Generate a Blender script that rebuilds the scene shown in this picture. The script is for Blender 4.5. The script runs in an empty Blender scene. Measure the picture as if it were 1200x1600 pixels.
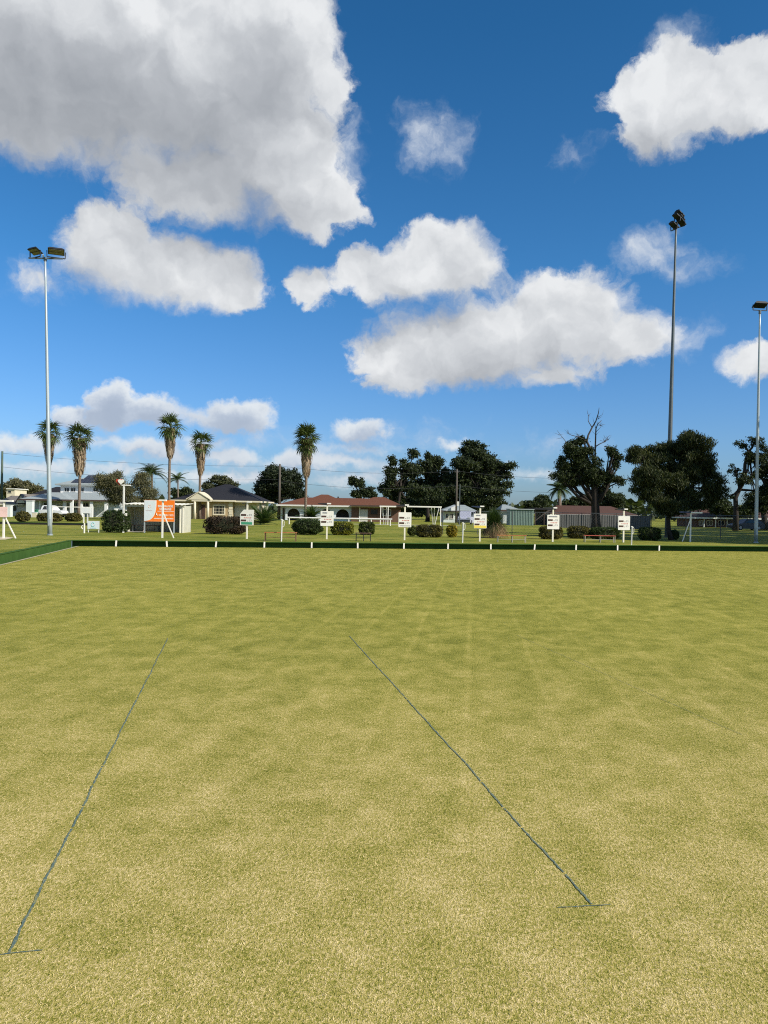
import bpy, math, random
import numpy as np
from mathutils import Vector, Matrix, Euler
R = math.radians
random.seed(7)
scn = bpy.context.scene
col = scn.collection

# ------------------------------------------------------------------ camera
F = 1202.0            # focal length in pixels of a 1200 x 1600 frame
H = 2.03              # eye height above the bowling green
ROLL = R(1.0)
cd = bpy.data.cameras.new('camera')
cd.sensor_fit = 'VERTICAL'; cd.sensor_height = 36.0; cd.lens = 36.0 * F / 1600.0
cd.clip_start = 0.05; cd.clip_end = 9000
cam = bpy.data.objects.new('camera', cd); col.objects.link(cam)
cam.matrix_world = Matrix.Translation((0, 0, H)) @ Matrix.Rotation(R(90 - 0.114), 4, 'X') @ Matrix.Rotation(ROLL, 4, 'Z')
scn.camera = cam

# ------------------------------------------------------------------ exposure
vs = scn.view_settings
vs.view_transform = 'Standard'; vs.look = 'None'; vs.gamma = 1.0; vs.exposure = 0.30; vs.use_curve_mapping = False

# ------------------------------------------------------------------ sun
SUN_AZ = 120.0        # degrees clockwise from +Y (camera forward): right and a little behind
SUN_EL = 35.0
S = Vector((math.sin(R(SUN_AZ)) * math.cos(R(SUN_EL)), math.cos(R(SUN_AZ)) * math.cos(R(SUN_EL)), math.sin(R(SUN_EL))))
sl = bpy.data.lights.new('sun', 'SUN'); sl.energy = 4.9; sl.angle = R(0.53); sl.color = (1.0, 0.93, 0.82)
so = bpy.data.objects.new('sun', sl); col.objects.link(so)
so.rotation_euler = (-S).to_track_quat('-Z', 'Y').to_euler(); so.location = (60, -30, 80)

def uv(px, py):
    dx, dy = px - 600.0, py - 797.6
    c, s = math.cos(ROLL), math.sin(ROLL)
    return dx * c + dy * s, -dx * s + dy * c
def P(px, py, Z):
    u, v = uv(px, py)
    return Vector((u / F * Z, Z, H - v / F * Z))

# ------------------------------------------------------------------ world: sky with cumulus
world = bpy.data.worlds.new('World'); scn.world = world; world.use_nodes = True
wt = world.node_tree; wt.nodes.clear()
class NT:
    def __init__(s, t): s.t = t
    def n(s, typ, **k):
        x = s.t.nodes.new(typ)
        for a, b in k.items(): setattr(x, a, b)
        return x
    def put(s, node, i, v):
        if v is None: return
        if hasattr(v, 'is_output'): s.t.links.new(v, node.inputs[i])
        else: node.inputs[i].default_value = v
    def m(s, op, a, b=None, c=None, clamp=False):
        x = s.n('ShaderNodeMath', operation=op); x.use_clamp = clamp
        s.put(x, 0, a); s.put(x, 1, b); s.put(x, 2, c); return x.outputs[0]
    def v(s, op, a, b=None, c=None):
        x = s.n('ShaderNodeVectorMath', operation=op)
        s.put(x, 0, a); s.put(x, 1, b); s.put(x, 2, c)
        return x.outputs['Value'] if op in ('LENGTH', 'DOT_PRODUCT', 'DISTANCE') else x.outputs[0]
    def noise(s, vec, scale, detail=4, rough=0.55, color=False, dist=0.0, dims='3D'):
        x = s.n('ShaderNodeTexNoise', noise_dimensions=dims)
        s.put(x, 'Vector', vec); s.put(x, 'Scale', scale); s.put(x, 'Detail', detail); s.put(x, 'Roughness', rough); s.put(x, 'Distortion', dist)
        return x.outputs['Color' if color else 'Fac']
    def ss(s, val, lo, hi, a=0.0, b=1.0):
        x = s.n('ShaderNodeMapRange', interpolation_type='SMOOTHSTEP')
        s.put(x, 0, val); s.put(x, 1, lo); s.put(x, 2, hi); s.put(x, 3, a); s.put(x, 4, b); return x.outputs[0]
    def mr(s, val, lo, hi, a=0.0, b=1.0):
        x = s.n('ShaderNodeMapRange'); s.put(x, 0, val); s.put(x, 1, lo); s.put(x, 2, hi); s.put(x, 3, a); s.put(x, 4, b); return x.outputs[0]
    def mix(s, f, a, b, blend='MIX'):
        x = s.n('ShaderNodeMix', data_type='RGBA', blend_type=blend)
        s.put(x, 0, f); s.put(x, 6, a); s.put(x, 7, b); return x.outputs[2]
    def ramp(s, f, stops):
        x = s.n('ShaderNodeValToRGB'); e = x.color_ramp.elements
        while len(e) < len(stops): e.new(0.5)
        for k, (p, c) in enumerate(stops):
            e[k].position = p; e[k].color = (*c, 1) if len(c) == 3 else c
        s.put(x, 0, f); return x.outputs[0]

def azel(px, py):
    u, v = uv(px, py); d = Vector((u, F, -v)).normalized()
    return math.atan2(d.x, d.y), math.asin(d.z)

w = NT(wt)
sky = w.n('ShaderNodeTexSky', sky_type='NISHITA'); sky.sun_disc = False
sky.sun_elevation = R(SUN_EL); sky.sun_rotation = R(SUN_AZ); sky.air_density = 1.0; sky.dust_density = 0.6; sky.ozone_density = 2.2; sky.altitude = 0
tc = w.n('ShaderNodeTexCoord'); gdir = tc.outputs['Generated']
sp = w.n('ShaderNodeSeparateXYZ'); w.put(sp, 0, gdir)
az = w.m('ARCTAN2', sp.outputs[0], sp.outputs[1]); el = w.m('ARCSINE', sp.outputs[2])
cmb = w.n('ShaderNodeCombineXYZ'); w.put(cmb, 0, az); w.put(cmb, 1, el); pae = cmb.outputs[0]

def field(p, blobs, k):
    acc = None
    for (px, py, rx, ry, g) in blobs:
        a, e = azel(px, py)
        a1, _ = azel(px + 1, py); _, e1 = azel(px, py - 1)
        ra, re = rx * abs(a1 - a), ry * abs(e1 - e)
        q = w.v('MULTIPLY', w.v('SUBTRACT', p, (a, e, 0)), (1 / ra, 1 / re, 0))
        rm = min(ra, re) * g
        d = w.m('MULTIPLY_ADD', w.v('LENGTH', q), -rm, rm)
        acc = d if acc is None else w.m('SMOOTH_MAX', acc, d, k)
    return acc

# cumulus heaps as they stand in the sky: px, py, rx, ry, thickness
BIG = [(120, 70, 330, 190, .8), (330, 130, 190, 150, .8), (420, 50, 118, 130, .8), (430, 240, 110, 110, .8), (478, 315, 92, 60, 1), (330, 285, 170, 78, .8), (30, 150, 300, 118, .8), (517, 140, 32, 40, 1),
       (172, 388, 88, 74, 1), (262, 420, 140, 60, 1), (352, 440, 68, 50, 1), (75, 440, 64, 24, .8),
       (702, 405, 100, 62, 1), (610, 430, 104, 50, 1), (480, 440, 34, 34, .9),
       (780, 522, 205, 62, .9), (650, 550, 104, 42, 1), (885, 474, 110, 56, 1), (960, 530, 105, 48, 1), (720, 572, 150, 32, 1), (850, 586, 75, 24, 1), (620, 592, 60, 28, .9),
       (1055, 155, 108, 82, 1), (1170, 140, 120, 78, 1), (1022, 215, 56, 40, .8), (1195, 562, 76, 32, 1)]
LOW = [(172, 634, 44, 42, 1), (238, 642, 52, 28, 1), (118, 655, 40, 20, 1), (368, 650, 64, 30, 1), (308, 648, 40, 14, .8),
       (562, 673, 46, 20, 1), (30, 695, 65, 15, .9), (238, 706, 60, 17, .9), (362, 714, 56, 14, .9), (470, 722, 70, 16, .9), (545, 724, 70, 12, .8), (708, 690, 24, 9, .9), (60, 735, 90, 12, .8), (360, 745, 130, 12, .9), (180, 735, 90, 9, .8), (560, 750, 80, 9, .8), (150, 690, 60, 10, .7), (320, 690, 50, 12, .8), (420, 742, 40, 12, .8), (620, 735, 60, 9, .6), (830, 745, 60, 10, .5), (560, 700, 60, 10, .6)]
WISP = [(655, 205, 34, 46, .8), (650, 250, 26, 30, 1.1), (690, 225, 40, 50, .6), (900, 245, 26, 22, .6), (1015, 392, 66, 38, 1.5), (1085, 418, 56, 20, 1), (1050, 530, 66, 26, 1), (1065, 85, 60, 45, .9), (545, 250, 36, 60, .8), (60, 440, 60, 30, .8), (850, 702, 40, 10, .6), (640, 680, 60, 12, .5), (430, 690, 60, 14, .6)]
Wn = w.noise(pae, 16.0, 10, 0.60, color=True)
warp = w.v('MULTIPLY', w.v('SUBTRACT', Wn, (.5, .5, .5)), (0.072, 0.060, 0))
pw = w.v('ADD', pae, warp)
Wn2 = w.noise(pae, 22.0, 9, 0.62, color=True)
pw2 = w.v('ADD', pae, w.v('MULTIPLY', w.v('SUBTRACT', Wn2, (.5, .5, .5)), (0.075, 0.052, 0)))
relief = w.m('SUBTRACT', w.noise(pw, 10.0, 5, 0.5), w.noise(w.v('ADD', pw, (0.010, 0.018, 0)), 10.0, 5, 0.5))
soft = w.noise(pae, 3.1, 2, 0.5)
# clouds elsewhere in the sky: the same heaps carried on round the horizon
azo = w.m('ABSOLUTE', az)
cover = w.m('MULTIPLY', w.ss(azo, 0.62, 0.85), w.ss(el, -0.02, 0.05))
pl = w.v('MULTIPLY', pw, (1.0, 1.7, 1.0))
gen = w.m('MULTIPLY', w.m('SUBTRACT', w.noise(pl, 2.6, 2, 0.5), 0.53), 0.55)
gen = w.m('ADD', w.m('MULTIPLY', gen, cover), w.m('MULTIPLY', w.m('SUBTRACT', cover, 1.0), 0.4))
gen2 = w.m('MULTIPLY', w.m('SUBTRACT', w.noise(w.v('ADD', pl, (0.03, 0.08, 0)), 2.6, 2, 0.5), 0.53), 0.55)

erode = w.m('MULTIPLY', w.m('SUBTRACT', w.noise(pw, 26.0, 8, 0.62), 0.5), 0.036)
fa = w.m('ADD', w.m('MAXIMUM', field(pw, BIG, 0.022), gen), erode)
off = (0.018, 0.062, 0)
fo = w.m('MAXIMUM', field(w.v('ADD', pw, off), BIG, 0.03), w.m('MULTIPLY', gen2, cover))
wid = w.ss(soft, 0.42, 0.62, 0.006, 0.020)
widA = w.m('ADD', wid, w.m('MULTIPLY', w.ss(fo, 0.0, 0.07), 0.020))
alpA = w.ss(fa, -0.003, widA)
occ = w.ss(fo, -0.024, 0.070)
lit = w.m('ADD', w.m('SUBTRACT', 1.0, w.m('MULTIPLY', occ, 0.80)), w.m('MULTIPLY', relief, 1.35))
colA = w.ramp(w.m('ADD', lit, 0.0, clamp=True), [(0.0, (.265, .285, .315)), (0.45, (.385, .405, .435)), (0.75, (.52, .54, .565)), (1.0, (.67, .685, .70))])
fb = field(pw2, LOW, 0.008)
fbo = field(w.v('ADD', pw2, (0.004, 0.014, 0)), LOW, 0.008)
alpB = w.m('MULTIPLY', w.ss(w.m('ADD', fb, w.m('MULTIPLY', erode, 0.35)), -0.003, 0.0075), 0.93)
litB = w.m('ADD', w.m('SUBTRACT', 0.95, w.m('MULTIPLY', w.ss(fbo, -0.008, 0.018), 0.7)), w.m('MULTIPLY', relief, 0.8), clamp=True)
colB = w.ramp(litB, [(0.0, (.29, .34, .43)), (0.5, (.42, .47, .55)), (1.0, (.66, .69, .71))])
fw = field(pw, WISP, 0.01)
alpW = w.m('MULTIPLY', w.ss(w.m('ADD', fw, w.m('MULTIPLY', erode, 1.3)), -0.008, 0.034), w.mr(w.noise(pw, 26, 6, 0.6), 0.35, 0.65, 0.45, 0.98))
skyt = w.ramp(w.mr(el, 0.0, 0.75), [(0.0, (.40, .56, .86)), (0.12, (.40, .62, .94)), (0.4, (.25, .63, .92)), (0.75, (.17, .57, .84)), (1.0, (.16, .55, .82))])
skyc = w.v('MULTIPLY', w.v('MULTIPLY', sky.outputs[0], skyt), (0.115, 0.115, 0.115))
c1 = w.mix(alpW, skyc, (.52, .57, .64, 1))
c2 = w.mix(alpB, c1, colB)
c3 = w.mix(alpA, c2, colA)
bg = w.n('ShaderNodeBackground'); w.put(bg, 0, c3); bg.inputs[1].default_value = 1.0
wo = w.n('ShaderNodeOutputWorld'); wt.links.new(bg.outputs[0], wo.inputs[0])
world.cycles.sampling_method = 'NONE'
scn.cycles.max_bounces = 4; scn.cycles.diffuse_bounces = 3; scn.cycles.glossy_bounces = 2; scn.cycles.filter_width = 1.1; scn.cycles.transparent_max_bounces = 12
scn.cycles.use_denoising = False; scn.cycles.use_light_tree = False

# ------------------------------------------------------------------ frame of the place
LAWN = 0.28
TH = R(10.9)
d_ = Vector((-math.sin(TH), math.cos(TH), 0))     # along the rinks, away from the camera
e_ = Vector((math.cos(TH), math.sin(TH), 0))      # across the rinks
T0, T1, S0, S1 = 1.3, 40.56, -7.98, 33.0
def gp(s, t, z=0.0): return e_ * s + d_ * t + Vector((0, 0, z))
def ZG(px, py, zg=LAWN): return (H - zg) * F / uv(px, py)[1]
def base(px, Z, zg=LAWN):
    py = 797.6
    for _ in range(4):
        u, v = uv(px, py); py += (H - zg) * F / Z - v
    return P(px, py, Z)

# ------------------------------------------------------------------ materials
mats = {}
def pmat(name, color, rough=0.7, metal=0.0, var=0.12, scale=3.0, bump=0.0, bscale=40.0, spec=0.3, stretch=None):
    if name in mats: return mats[name]
    m = bpy.data.materials.new(name); m.use_nodes = True; t = NT(m.node_tree)
    b = m.node_tree.nodes['Principled BSDF']; b.inputs['Roughness'].default_value = rough; b.inputs['Metallic'].default_value = metal
    b.inputs['Specular IOR Level'].default_value = spec
    tcn = t.n('ShaderNodeTexCoord').outputs['Object']
    if stretch: tcn = t.v('MULTIPLY', tcn, stretch)
    nf = t.noise(tcn, scale, 5, 0.6)
    dark = tuple(c * (1 - var) for c in color); lt = tuple(min(1, c * (1 + var)) for c in color)
    t.put(b, 'Base Color', t.ramp(nf, [(0.3, dark), (0.7, lt)]))
    if bump:
        bn = t.n('ShaderNodeBump'); t.put(bn, 'Height', t.noise(tcn, bscale, 3, 0.6)); bn.inputs['Strength'].default_value = bump; bn.inputs['Distance'].default_value = 0.02
        t.t.links.new(bn.outputs[0], b.inputs['Normal'])
    mats[name] = m; return m
def leafmat(name, stops, trans=0.35, rough=0.6):
    if name in mats: return mats[name]
    m = bpy.data.materials.new(name); m.use_nodes = True; t = NT(m.node_tree); m.node_tree.nodes.clear()
    g = t.n('ShaderNodeNewGeometry'); c = t.ramp(g.outputs['Random Per Island'], stops)
    tcn = t.n('ShaderNodeTexCoord').outputs['Object']
    c = t.mix(t.ss(t.noise(tcn, 0.7, 3), 0.35, 0.7, 0.0, 0.55), c, t.mix(1.0, c, (1.5, 1.35, 1.1, 1), 'MULTIPLY'))
    p = t.n('ShaderNodeBsdfPrincipled'); t.put(p, 'Base Color', c); p.inputs['Roughness'].default_value = rough; p.inputs['Specular IOR Level'].default_value = 0.25
    tr = t.n('ShaderNodeBsdfTranslucent'); t.put(tr, 0, t.mix(1.0, c, (1.25, 1.3, .6, 1), 'MULTIPLY'))
    mx = t.n('ShaderNodeMixShader'); mx.inputs[0].default_value = trans
    t.t.links.new(p.outputs[0], mx.inputs[1]); t.t.links.new(tr.outputs[0], mx.inputs[2])
    o = t.n('ShaderNodeOutputMaterial'); t.t.links.new(mx.outputs[0], o.inputs[0])
    mats[name] = m; return m
def glassmat(name, color=(.015, .018, .022), rough=0.08):
    return pmat(name, color, rough, 0, 0.2, 1.0, spec=0.6)

WHITE = pmat('white_paint', (.78, .75, .67), .45, var=.06, scale=6)
CREAM = pmat('cream_paint', (.74, .69, .55), .5, var=.07, scale=6)
OLDWHITE = pmat('weathered_white', (.66, .65, .60), .6, var=.15, scale=8)
GALV = pmat('galvanised_steel', (.42, .47, .49), .45, .35, var=.10, scale=2.0, stretch=(6, 6, .4))
GALVD = pmat('dark_galvanised_steel', (.13, .15, .16), .5, .4, var=.1, scale=2)
BLACK = pmat('black_metal', (.02, .021, .023), .5, var=.3)
DARKGLASS = glassmat('dark_glass')
LAMPGLASS = pmat('lamp_glass', (.20, .18, .12), .2, var=.25, scale=12, spec=.5)
RED = pmat('red_paint', (.55, .06, .03), .5, var=.15)
ORANGE = pmat('orange_print', (.90, .20, .015), .45, var=.04)
SIGNGREY = pmat('pale_grey_print', (.66, .71, .72), .45, var=.04)
GREENP = pmat('green_print', (.06, .30, .17), .5, var=.08)
YELLOWP = pmat('yellow_print', (.80, .62, .10), .5, var=.08)
TEAL = pmat('teal_print', (.25, .55, .55), .5)
BROWNP = pmat('brown_slot', (.075, .04, .03), .5, var=.2)
GREYP = pmat('grey_print', (.25, .25, .26), .5)
REDP = pmat('red_print', (.60, .16, .12), .5)
PINKP = pmat('pink_board', (.80, .55, .50), .5)
BARK = pmat('bark', (.036, .029, .023), .9, var=.35, scale=5, bump=.6, bscale=12, stretch=(1, 1, .25))
DEADWOOD = pmat('dead_wood', (.085, .07, .06), .9, var=.3, scale=6)
PALMBARK = pmat('palm_bark', (.17, .13, .10), .9, var=.35, scale=4, bump=.8, bscale=9, stretch=(1, 1, 3))
WOODPOLE = pmat('timber_pole', (.10, .085, .07), .85, var=.3, scale=4, stretch=(3, 3, .3))
GREENPOLE = pmat('green_timber_pole', (.07, .10, .075), .85, var=.3, scale=4, stretch=(3, 3, .3))
WIRE = pmat('wire', (.05, .05, .055), .6)
def bank_mat():
    m = bpy.data.materials.new('green_bank_carpet'); m.use_nodes = True; t = NT(m.node_tree); b = m.node_tree.nodes['Principled BSDF']
    g = t.n('ShaderNodeNewGeometry').outputs['Position']
    n = t.noise(g, 2.0, 5, .6); n2 = t.noise(g, 90.0, 3, .6)
    t.put(b, 'Base Color', t.mix(t.ss(n2, .3, .75, 0, .5), t.ramp(n, [(.3, (.042, .092, .018)), (.7, (.062, .130, .028))]), (.022, .055, .012, 1)))
    b.inputs['Roughness'].default_value = .9; b.inputs['Specular IOR Level'].default_value = .1
    return m
BANK = bank_mat()
PLINTH = pmat('concrete_edging', (.38, .335, .20), .85, var=.15, scale=5)
DITCH = pmat('ditch_rubber', (.02, .02, .018), .9, var=.3)

def green_mat(name, blades=False):
    m = bpy.data.materials.new(name); m.use_nodes = True; t = NT(m.node_tree); b = m.node_tree.nodes['Principled BSDF']
    gn = t.n('ShaderNodeNewGeometry'); g = gn.outputs['Position']
    rot = t.n('ShaderNodeVectorRotate', rotation_type='Z_AXIS'); t.put(rot, 'Vector', g); rot.inputs['Angle'].default_value = R(6.6)
    q = rot.outputs[0]; sq = t.n('ShaderNodeSeparateXYZ'); t.put(sq, 0, q)
    sy = t.n('ShaderNodeSeparateXYZ'); t.put(sy, 0, g)
    # worn and greener patches of the sward
    big = t.noise(t.v('MULTIPLY', g, (1, .7, 1)), .28, 4, .6)
    mid = t.noise(t.v('MULTIPLY', q, (1, .7, 1)), 2.3, 6, .66)
    sm = t.noise(g, 9.0, 4, .62)
    straw = t.m('ADD', t.m('MULTIPLY', big, .26), t.m('MULTIPLY', mid, .80))
    straw = t.m('ADD', straw, t.m('MULTIPLY', sm, .42))
    fine = t.noise(t.v('MULTIPLY', q, (1, .55, 1)), 60.0, 3, .65)
    blade = t.noise(t.v('MULTIPLY', g, (1, .6, 1)), 170.0, 2, .6)
    if blades:
        straw = t.m('ADD', straw, t.m('MULTIPLY', fine, .8)); straw = t.m('ADD', straw, t.mr(gn.outputs['Random Per Island'], 0, 1, .75, 1.75))
    else:
        straw = t.m('ADD', straw, t.m('MULTIPLY', fine, 1.5)); straw = t.m('ADD', straw, t.m('MULTIPLY', blade, 1.7))
    straw = t.m('ADD', straw, t.ss(t.m('ADD', sy.outputs[1], t.m('MULTIPLY', big, 4.0)), 3.5, 16.0, .27, -.02))     # play wears the near end
    ln = t.m('PINGPONG', t.m('ADD', sq.outputs[0], t.m('MULTIPLY', sm, .06)), .43)
    line = t.ss(ln, .0, .07, 1.0, 0.0)
    straw = t.m('ADD', straw, t.m('MULTIPLY', line, t.mr(t.noise(g, .12, 2), .35, .65, .02, .10)))
    f = t.mr(straw, 1.90, 2.96)
    c = t.ramp(f, [(.0, (.036, .044, .006)), (.28, (.142, .150, .017)), (.50, (.272, .250, .046)), (.75, (.435, .345, .112)), (1.0, (.66, .53, .26))])
    fg = t.ss(t.m('ADD', sy.outputs[1], t.m('MULTIPLY', big, 6.0)), 6.0, 20.0, 0.0, 1.0)      # less trodden, greener sward further out
    c = t.mix(fg, c, t.mix(1.0, c, (1.15, 1.17, .97, 1), 'MULTIPLY'))
    t.put(b, 'Base Color', c); b.inputs['Roughness'].default_value = .85; b.inputs['Specular IOR Level'].default_value = .12
    if not blades:
        bn = t.n('ShaderNodeBump'); t.put(bn, 'Height', t.m('ADD', fine, t.m('MULTIPLY', blade, .6))); bn.inputs['Strength'].default_value = .8; bn.inputs['Distance'].default_value = .010
        t.t.links.new(bn.outputs[0], b.inputs['Normal'])
    return m
def lawn_mat():
    m = bpy.data.materials.new('lawn_grass'); m.use_nodes = True; t = NT(m.node_tree); b = m.node_tree.nodes['Principled BSDF']
    g = t.n('ShaderNodeNewGeometry').outputs['Position']
    big = t.noise(g, .10, 4, .6); mid = t.noise(g, .7, 5, .65); fine = t.noise(g, 14, 4, .7)
    strp = t.noise(t.v('MULTIPLY', g, (.12, 1.2, 1)), 1.0, 3, .6)
    f = t.m('ADD', t.m('ADD', t.m('MULTIPLY', big, .5), t.m('MULTIPLY', mid, .55)), t.m('ADD', t.m('MULTIPLY', fine, .35), t.m('MULTIPLY', t.m('SUBTRACT', strp, .30), .65)))
    c = t.ramp(t.mr(f, .5, 1.1), [(.0, (.045, .080, .008)), (.42, (.145, .172, .021)), (.68, (.245, .236, .040)), (1.0, (.40, .34, .09))])
    t.put(b, 'Base Color', c); b.inputs['Roughness'].default_value = .9; b.inputs['Specular IOR Level'].default_value = .1
    bn = t.n('ShaderNodeBump'); t.put(bn, 'Height', fine); bn.inputs['Strength'].default_value = .8; bn.inputs['Distance'].default_value = .05
    t.t.links.new(bn.outputs[0], b.inputs['Normal'])
    return m
TURF = green_mat('bowling_green_turf'); BLADES = green_mat('turf_blades', True); LAWNM = lawn_mat()

# ------------------------------------------------------------------ mesh helpers
origin = {}
def tag(o, label=None, cat=None, group=None, kind=None):
    if label: o['label'] = label
    if cat: o['category'] = cat
    if group: o['group'] = group
    if kind: o['kind'] = kind
    return o
def thing(name, label, cat, loc, group=None):
    o = bpy.data.objects.new(name, None); o.empty_display_size = .3; col.objects.link(o); o.location = loc
    origin[o] = Vector(loc); return tag(o, label, cat, group)
class MB:
    def __init__(s): s.v = []; s.f = []
    def add(s, vs, fs):
        k = len(s.v); s.v.extend([tuple(x) for x in vs]); s.f.extend([tuple(i + k for i in f) for f in fs]); return s
    def box(s, x0, x1, y0, y1, z0, z1):
        return s.add([(x0, y0, z0), (x1, y0, z0), (x1, y1, z0), (x0, y1, z0), (x0, y0, z1), (x1, y0, z1), (x1, y1, z1), (x0, y1, z1)],
                     [(0, 3, 2, 1), (4, 5, 6, 7), (0, 1, 5, 4), (1, 2, 6, 5), (2, 3, 7, 6), (3, 0, 4, 7)])
    def bar(s, a, b, w, h=None):
        a, b = Vector(a), Vector(b); h = h or w; ax = (b - a).normalized()
        up = Vector((0, 0, 1)) if abs(ax.z) < .95 else Vector((0, 1, 0))
        sd = ax.cross(up).normalized() * w / 2; u = sd.cross(ax).normalized() * h / 2
        vs = [p + x * sd + y * u for p in (a, b) for x, y in ((-1, -1), (1, -1), (1, 1), (-1, 1))]
        return s.add(vs, [(3, 2, 1, 0), (4, 5, 6, 7), (0, 1, 5, 4), (1, 2, 6, 5), (2, 3, 7, 6), (3, 0, 4, 7)])
    def tube(s, pts, rads, n=8, cap=True):
        pts = [Vector(p) for p in pts]; vs = []; fs = []
        for i, p in enumerate(pts):
            t = (pts[min(i + 1, len(pts) - 1)] - pts[max(i - 1, 0)]).normalized()
            up = Vector((0, 1, 0)) if abs(t.y) < .9 else Vector((1, 0, 0))
            sx = t.cross(up).normalized(); sy = sx.cross(t).normalized()
            for j in range(n):
                a = 2 * math.pi * j / n; vs.append(p + (sx * math.cos(a) + sy * math.sin(a)) * rads[i])
        for i in range(len(pts) - 1):
            for j in range(n):
                fs.append((i * n + j, i * n + (j + 1) % n, (i + 1) * n + (j + 1) % n, (i + 1) * n + j))
        if cap: fs.append(tuple(range(n))[::-1]); fs.append(tuple(range((len(pts) - 1) * n, len(pts) * n)))
        return s.add(vs, fs)
    def prism(s, poly, y0, y1):          # poly of (x, z), extruded along y
        n = len(poly); vs = [(x, y0, z) for x, z in poly] + [(x, y1, z) for x, z in poly]
        fs = [tuple(range(n)), tuple(range(n, 2 * n))[::-1]] + [(i, i + n, (i + 1) % n + n, (i + 1) % n) for i in range(n)]
        return s.add(vs, fs)
    def build(s, name, mat, parent=None, smooth=False, local=False):
        o0 = Vector((0, 0, 0))
        if parent is not None and not local: o0 = origin.get(parent, o0)
        me = bpy.data.meshes.new(name)
        me.from_pydata([(x[0] - o0.x, x[1] - o0.y, x[2] - o0.z) for x in s.v], [], s.f); me.update()
        me.materials.append(mat)
        if smooth:
            for p in me.polygons: p.use_smooth = True
        o = bpy.data.objects.new(name, me); col.objects.link(o)
        if parent is not None: o.parent = parent
        origin[o] = o0 if parent is not None else Vector((0, 0, 0))
        return o
def fix_normals(o):
    import bmesh
    bm = bmesh.new(); bm.from_mesh(o.data); bmesh.ops.recalc_face_normals(bm, faces=bm.faces); bm.to_mesh(o.data); bm.free(); return o
def npmesh(name, V, Q, mat, parent, smooth=False):       # V (n,3) local, Q (m,4) quads
    me = bpy.data.meshes.new(name); nv, nq = len(V), len(Q); k = Q.shape[1]
    me.vertices.add(nv); me.vertices.foreach_set('co', V.astype(np.float32).ravel())
    me.loops.add(nq * k); me.loops.foreach_set('vertex_index', Q.astype(np.int32).ravel())
    me.polygons.add(nq); me.polygons.foreach_set('loop_start', np.arange(0, nq * k, k, dtype=np.int32))
    me.update(calc_edges=True); me.validate(); me.materials.append(mat)
    o = bpy.data.objects.new(name, me); col.objects.link(o); o.parent = parent; origin[o] = origin.get(parent, Vector((0, 0, 0)))
    return o
def leaf_quads(rng, C, size, aspect=1.6, droop=0.0, up=0.0):
    n = len(C); a = rng.normal(size=(n, 3)); a[:, 2] = a[:, 2] * (1 - droop) - droop * 2.0
    a /= np.linalg.norm(a, axis=1)[:, None]
    b = rng.normal(size=(n, 3)); b[:, 2] *= (1 - up); b -= (b * a).sum(1)[:, None] * a; b /= np.linalg.norm(b, axis=1)[:, None]
    s = size * rng.uniform(.6, 1.35, size=n)[:, None]
    A = a * s * aspect / 2; B = b * s / 2
    V = np.stack([C - A, C + B * .9, C + A, C - B * .9], 1).reshape(-1, 3)     # pointed leaf shape
    Q = np.arange(4 * n).reshape(n, 4); return V, Q
def lobe_points(rng, lobes, nclump, per, sig, hollow=.45, sub=10):
    """every leaf mass breaks up into small uneven clumps with gaps between"""
    L = []
    for l in lobes:
        for _ in range(sub):
            dr = rng.normal(size=3); dr /= np.linalg.norm(dr); f = rng.uniform(.15, 1.0) ** .6; q = rng.uniform(.24, .52)
            L.append((l[0] + dr[0] * f * l[3] * .85, l[1] + dr[1] * f * l[4] * .85, l[2] + dr[2] * f * l[5] * .85, l[3] * q, l[4] * q, l[5] * q * .85))
    L = np.array(L, float); vol = (L[:, 3] * L[:, 4] * L[:, 5]) ** .70; vol /= vol.sum()
    idx = rng.choice(len(L), nclump, p=vol); dr = rng.normal(size=(nclump, 3)); dr /= np.linalg.norm(dr, axis=1)[:, None]
    rr = rng.uniform(0, 1, nclump) ** hollow
    cc = L[idx, :3] + dr * rr[:, None] * L[idx, 3:6]
    return np.repeat(cc, per, 0) + rng.normal(size=(nclump * per, 3)) * sig * np.array([1, 1, .7])
# ------------------------------------------------------------------ setting: lawn, green, ditch, banks
g = MB()
BIGR = 2600.0
def gq(s0, s1, t0, t1, z, ns=1, nt=1):
    for i in range(ns):
        for j in range(nt):
            a0 = s0 + (s1 - s0) * i / ns; a1 = s0 + (s1 - s0) * (i + 1) / ns; b0 = t0 + (t1 - t0) * j / nt; b1 = t0 + (t1 - t0) * (j + 1) / nt
            g.add([gp(a0, b0, z), gp(a1, b0, z), gp(a1, b1, z), gp(a0, b1, z)], [(0, 1, 2, 3)])
gq(-BIGR, BIGR, T1, BIGR, LAWN); gq(-BIGR, BIGR, -BIGR, T0, LAWN); gq(-BIGR, S0, T0, T1, LAWN); gq(S1, BIGR, T0, T1, LAWN)
tag(g.build('lawn', LAWNM), 'mown lawn around the bowling green reaching back to the houses', kind='structure')
DW = .42
g = MB(); gq(S0 + DW, S1 - DW, T0 + DW, T1 - DW, 0.0); green = g.build('bowling_green', TURF); tag(green, 'flat yellow-green bowling green turf', kind='structure')
g = MB(); gq(S0 - .1, S1 + .1, T0 - .1, T1 + .1, -.16)
for a, b in ((gp(S0 + DW, T0 + DW), gp(S0 + DW, T1 - DW)), (gp(S0 + DW, T1 - DW), gp(S1 - DW, T1 - DW)), (gp(S1 - DW, T1 - DW), gp(S1 - DW, T0 + DW)), (gp(S1 - DW, T0 + DW), gp(S0 + DW, T0 + DW))):
    g.add([a - Vector((0, 0, .16)), b - Vector((0, 0, .16)), b - Vector((0, 0, .003)), a - Vector((0, 0, .003))], [(0, 1, 2, 3)])
tag(g.build('ditch', DITCH), 'narrow dark ditch along the edge of the green', kind='structure')
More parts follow.
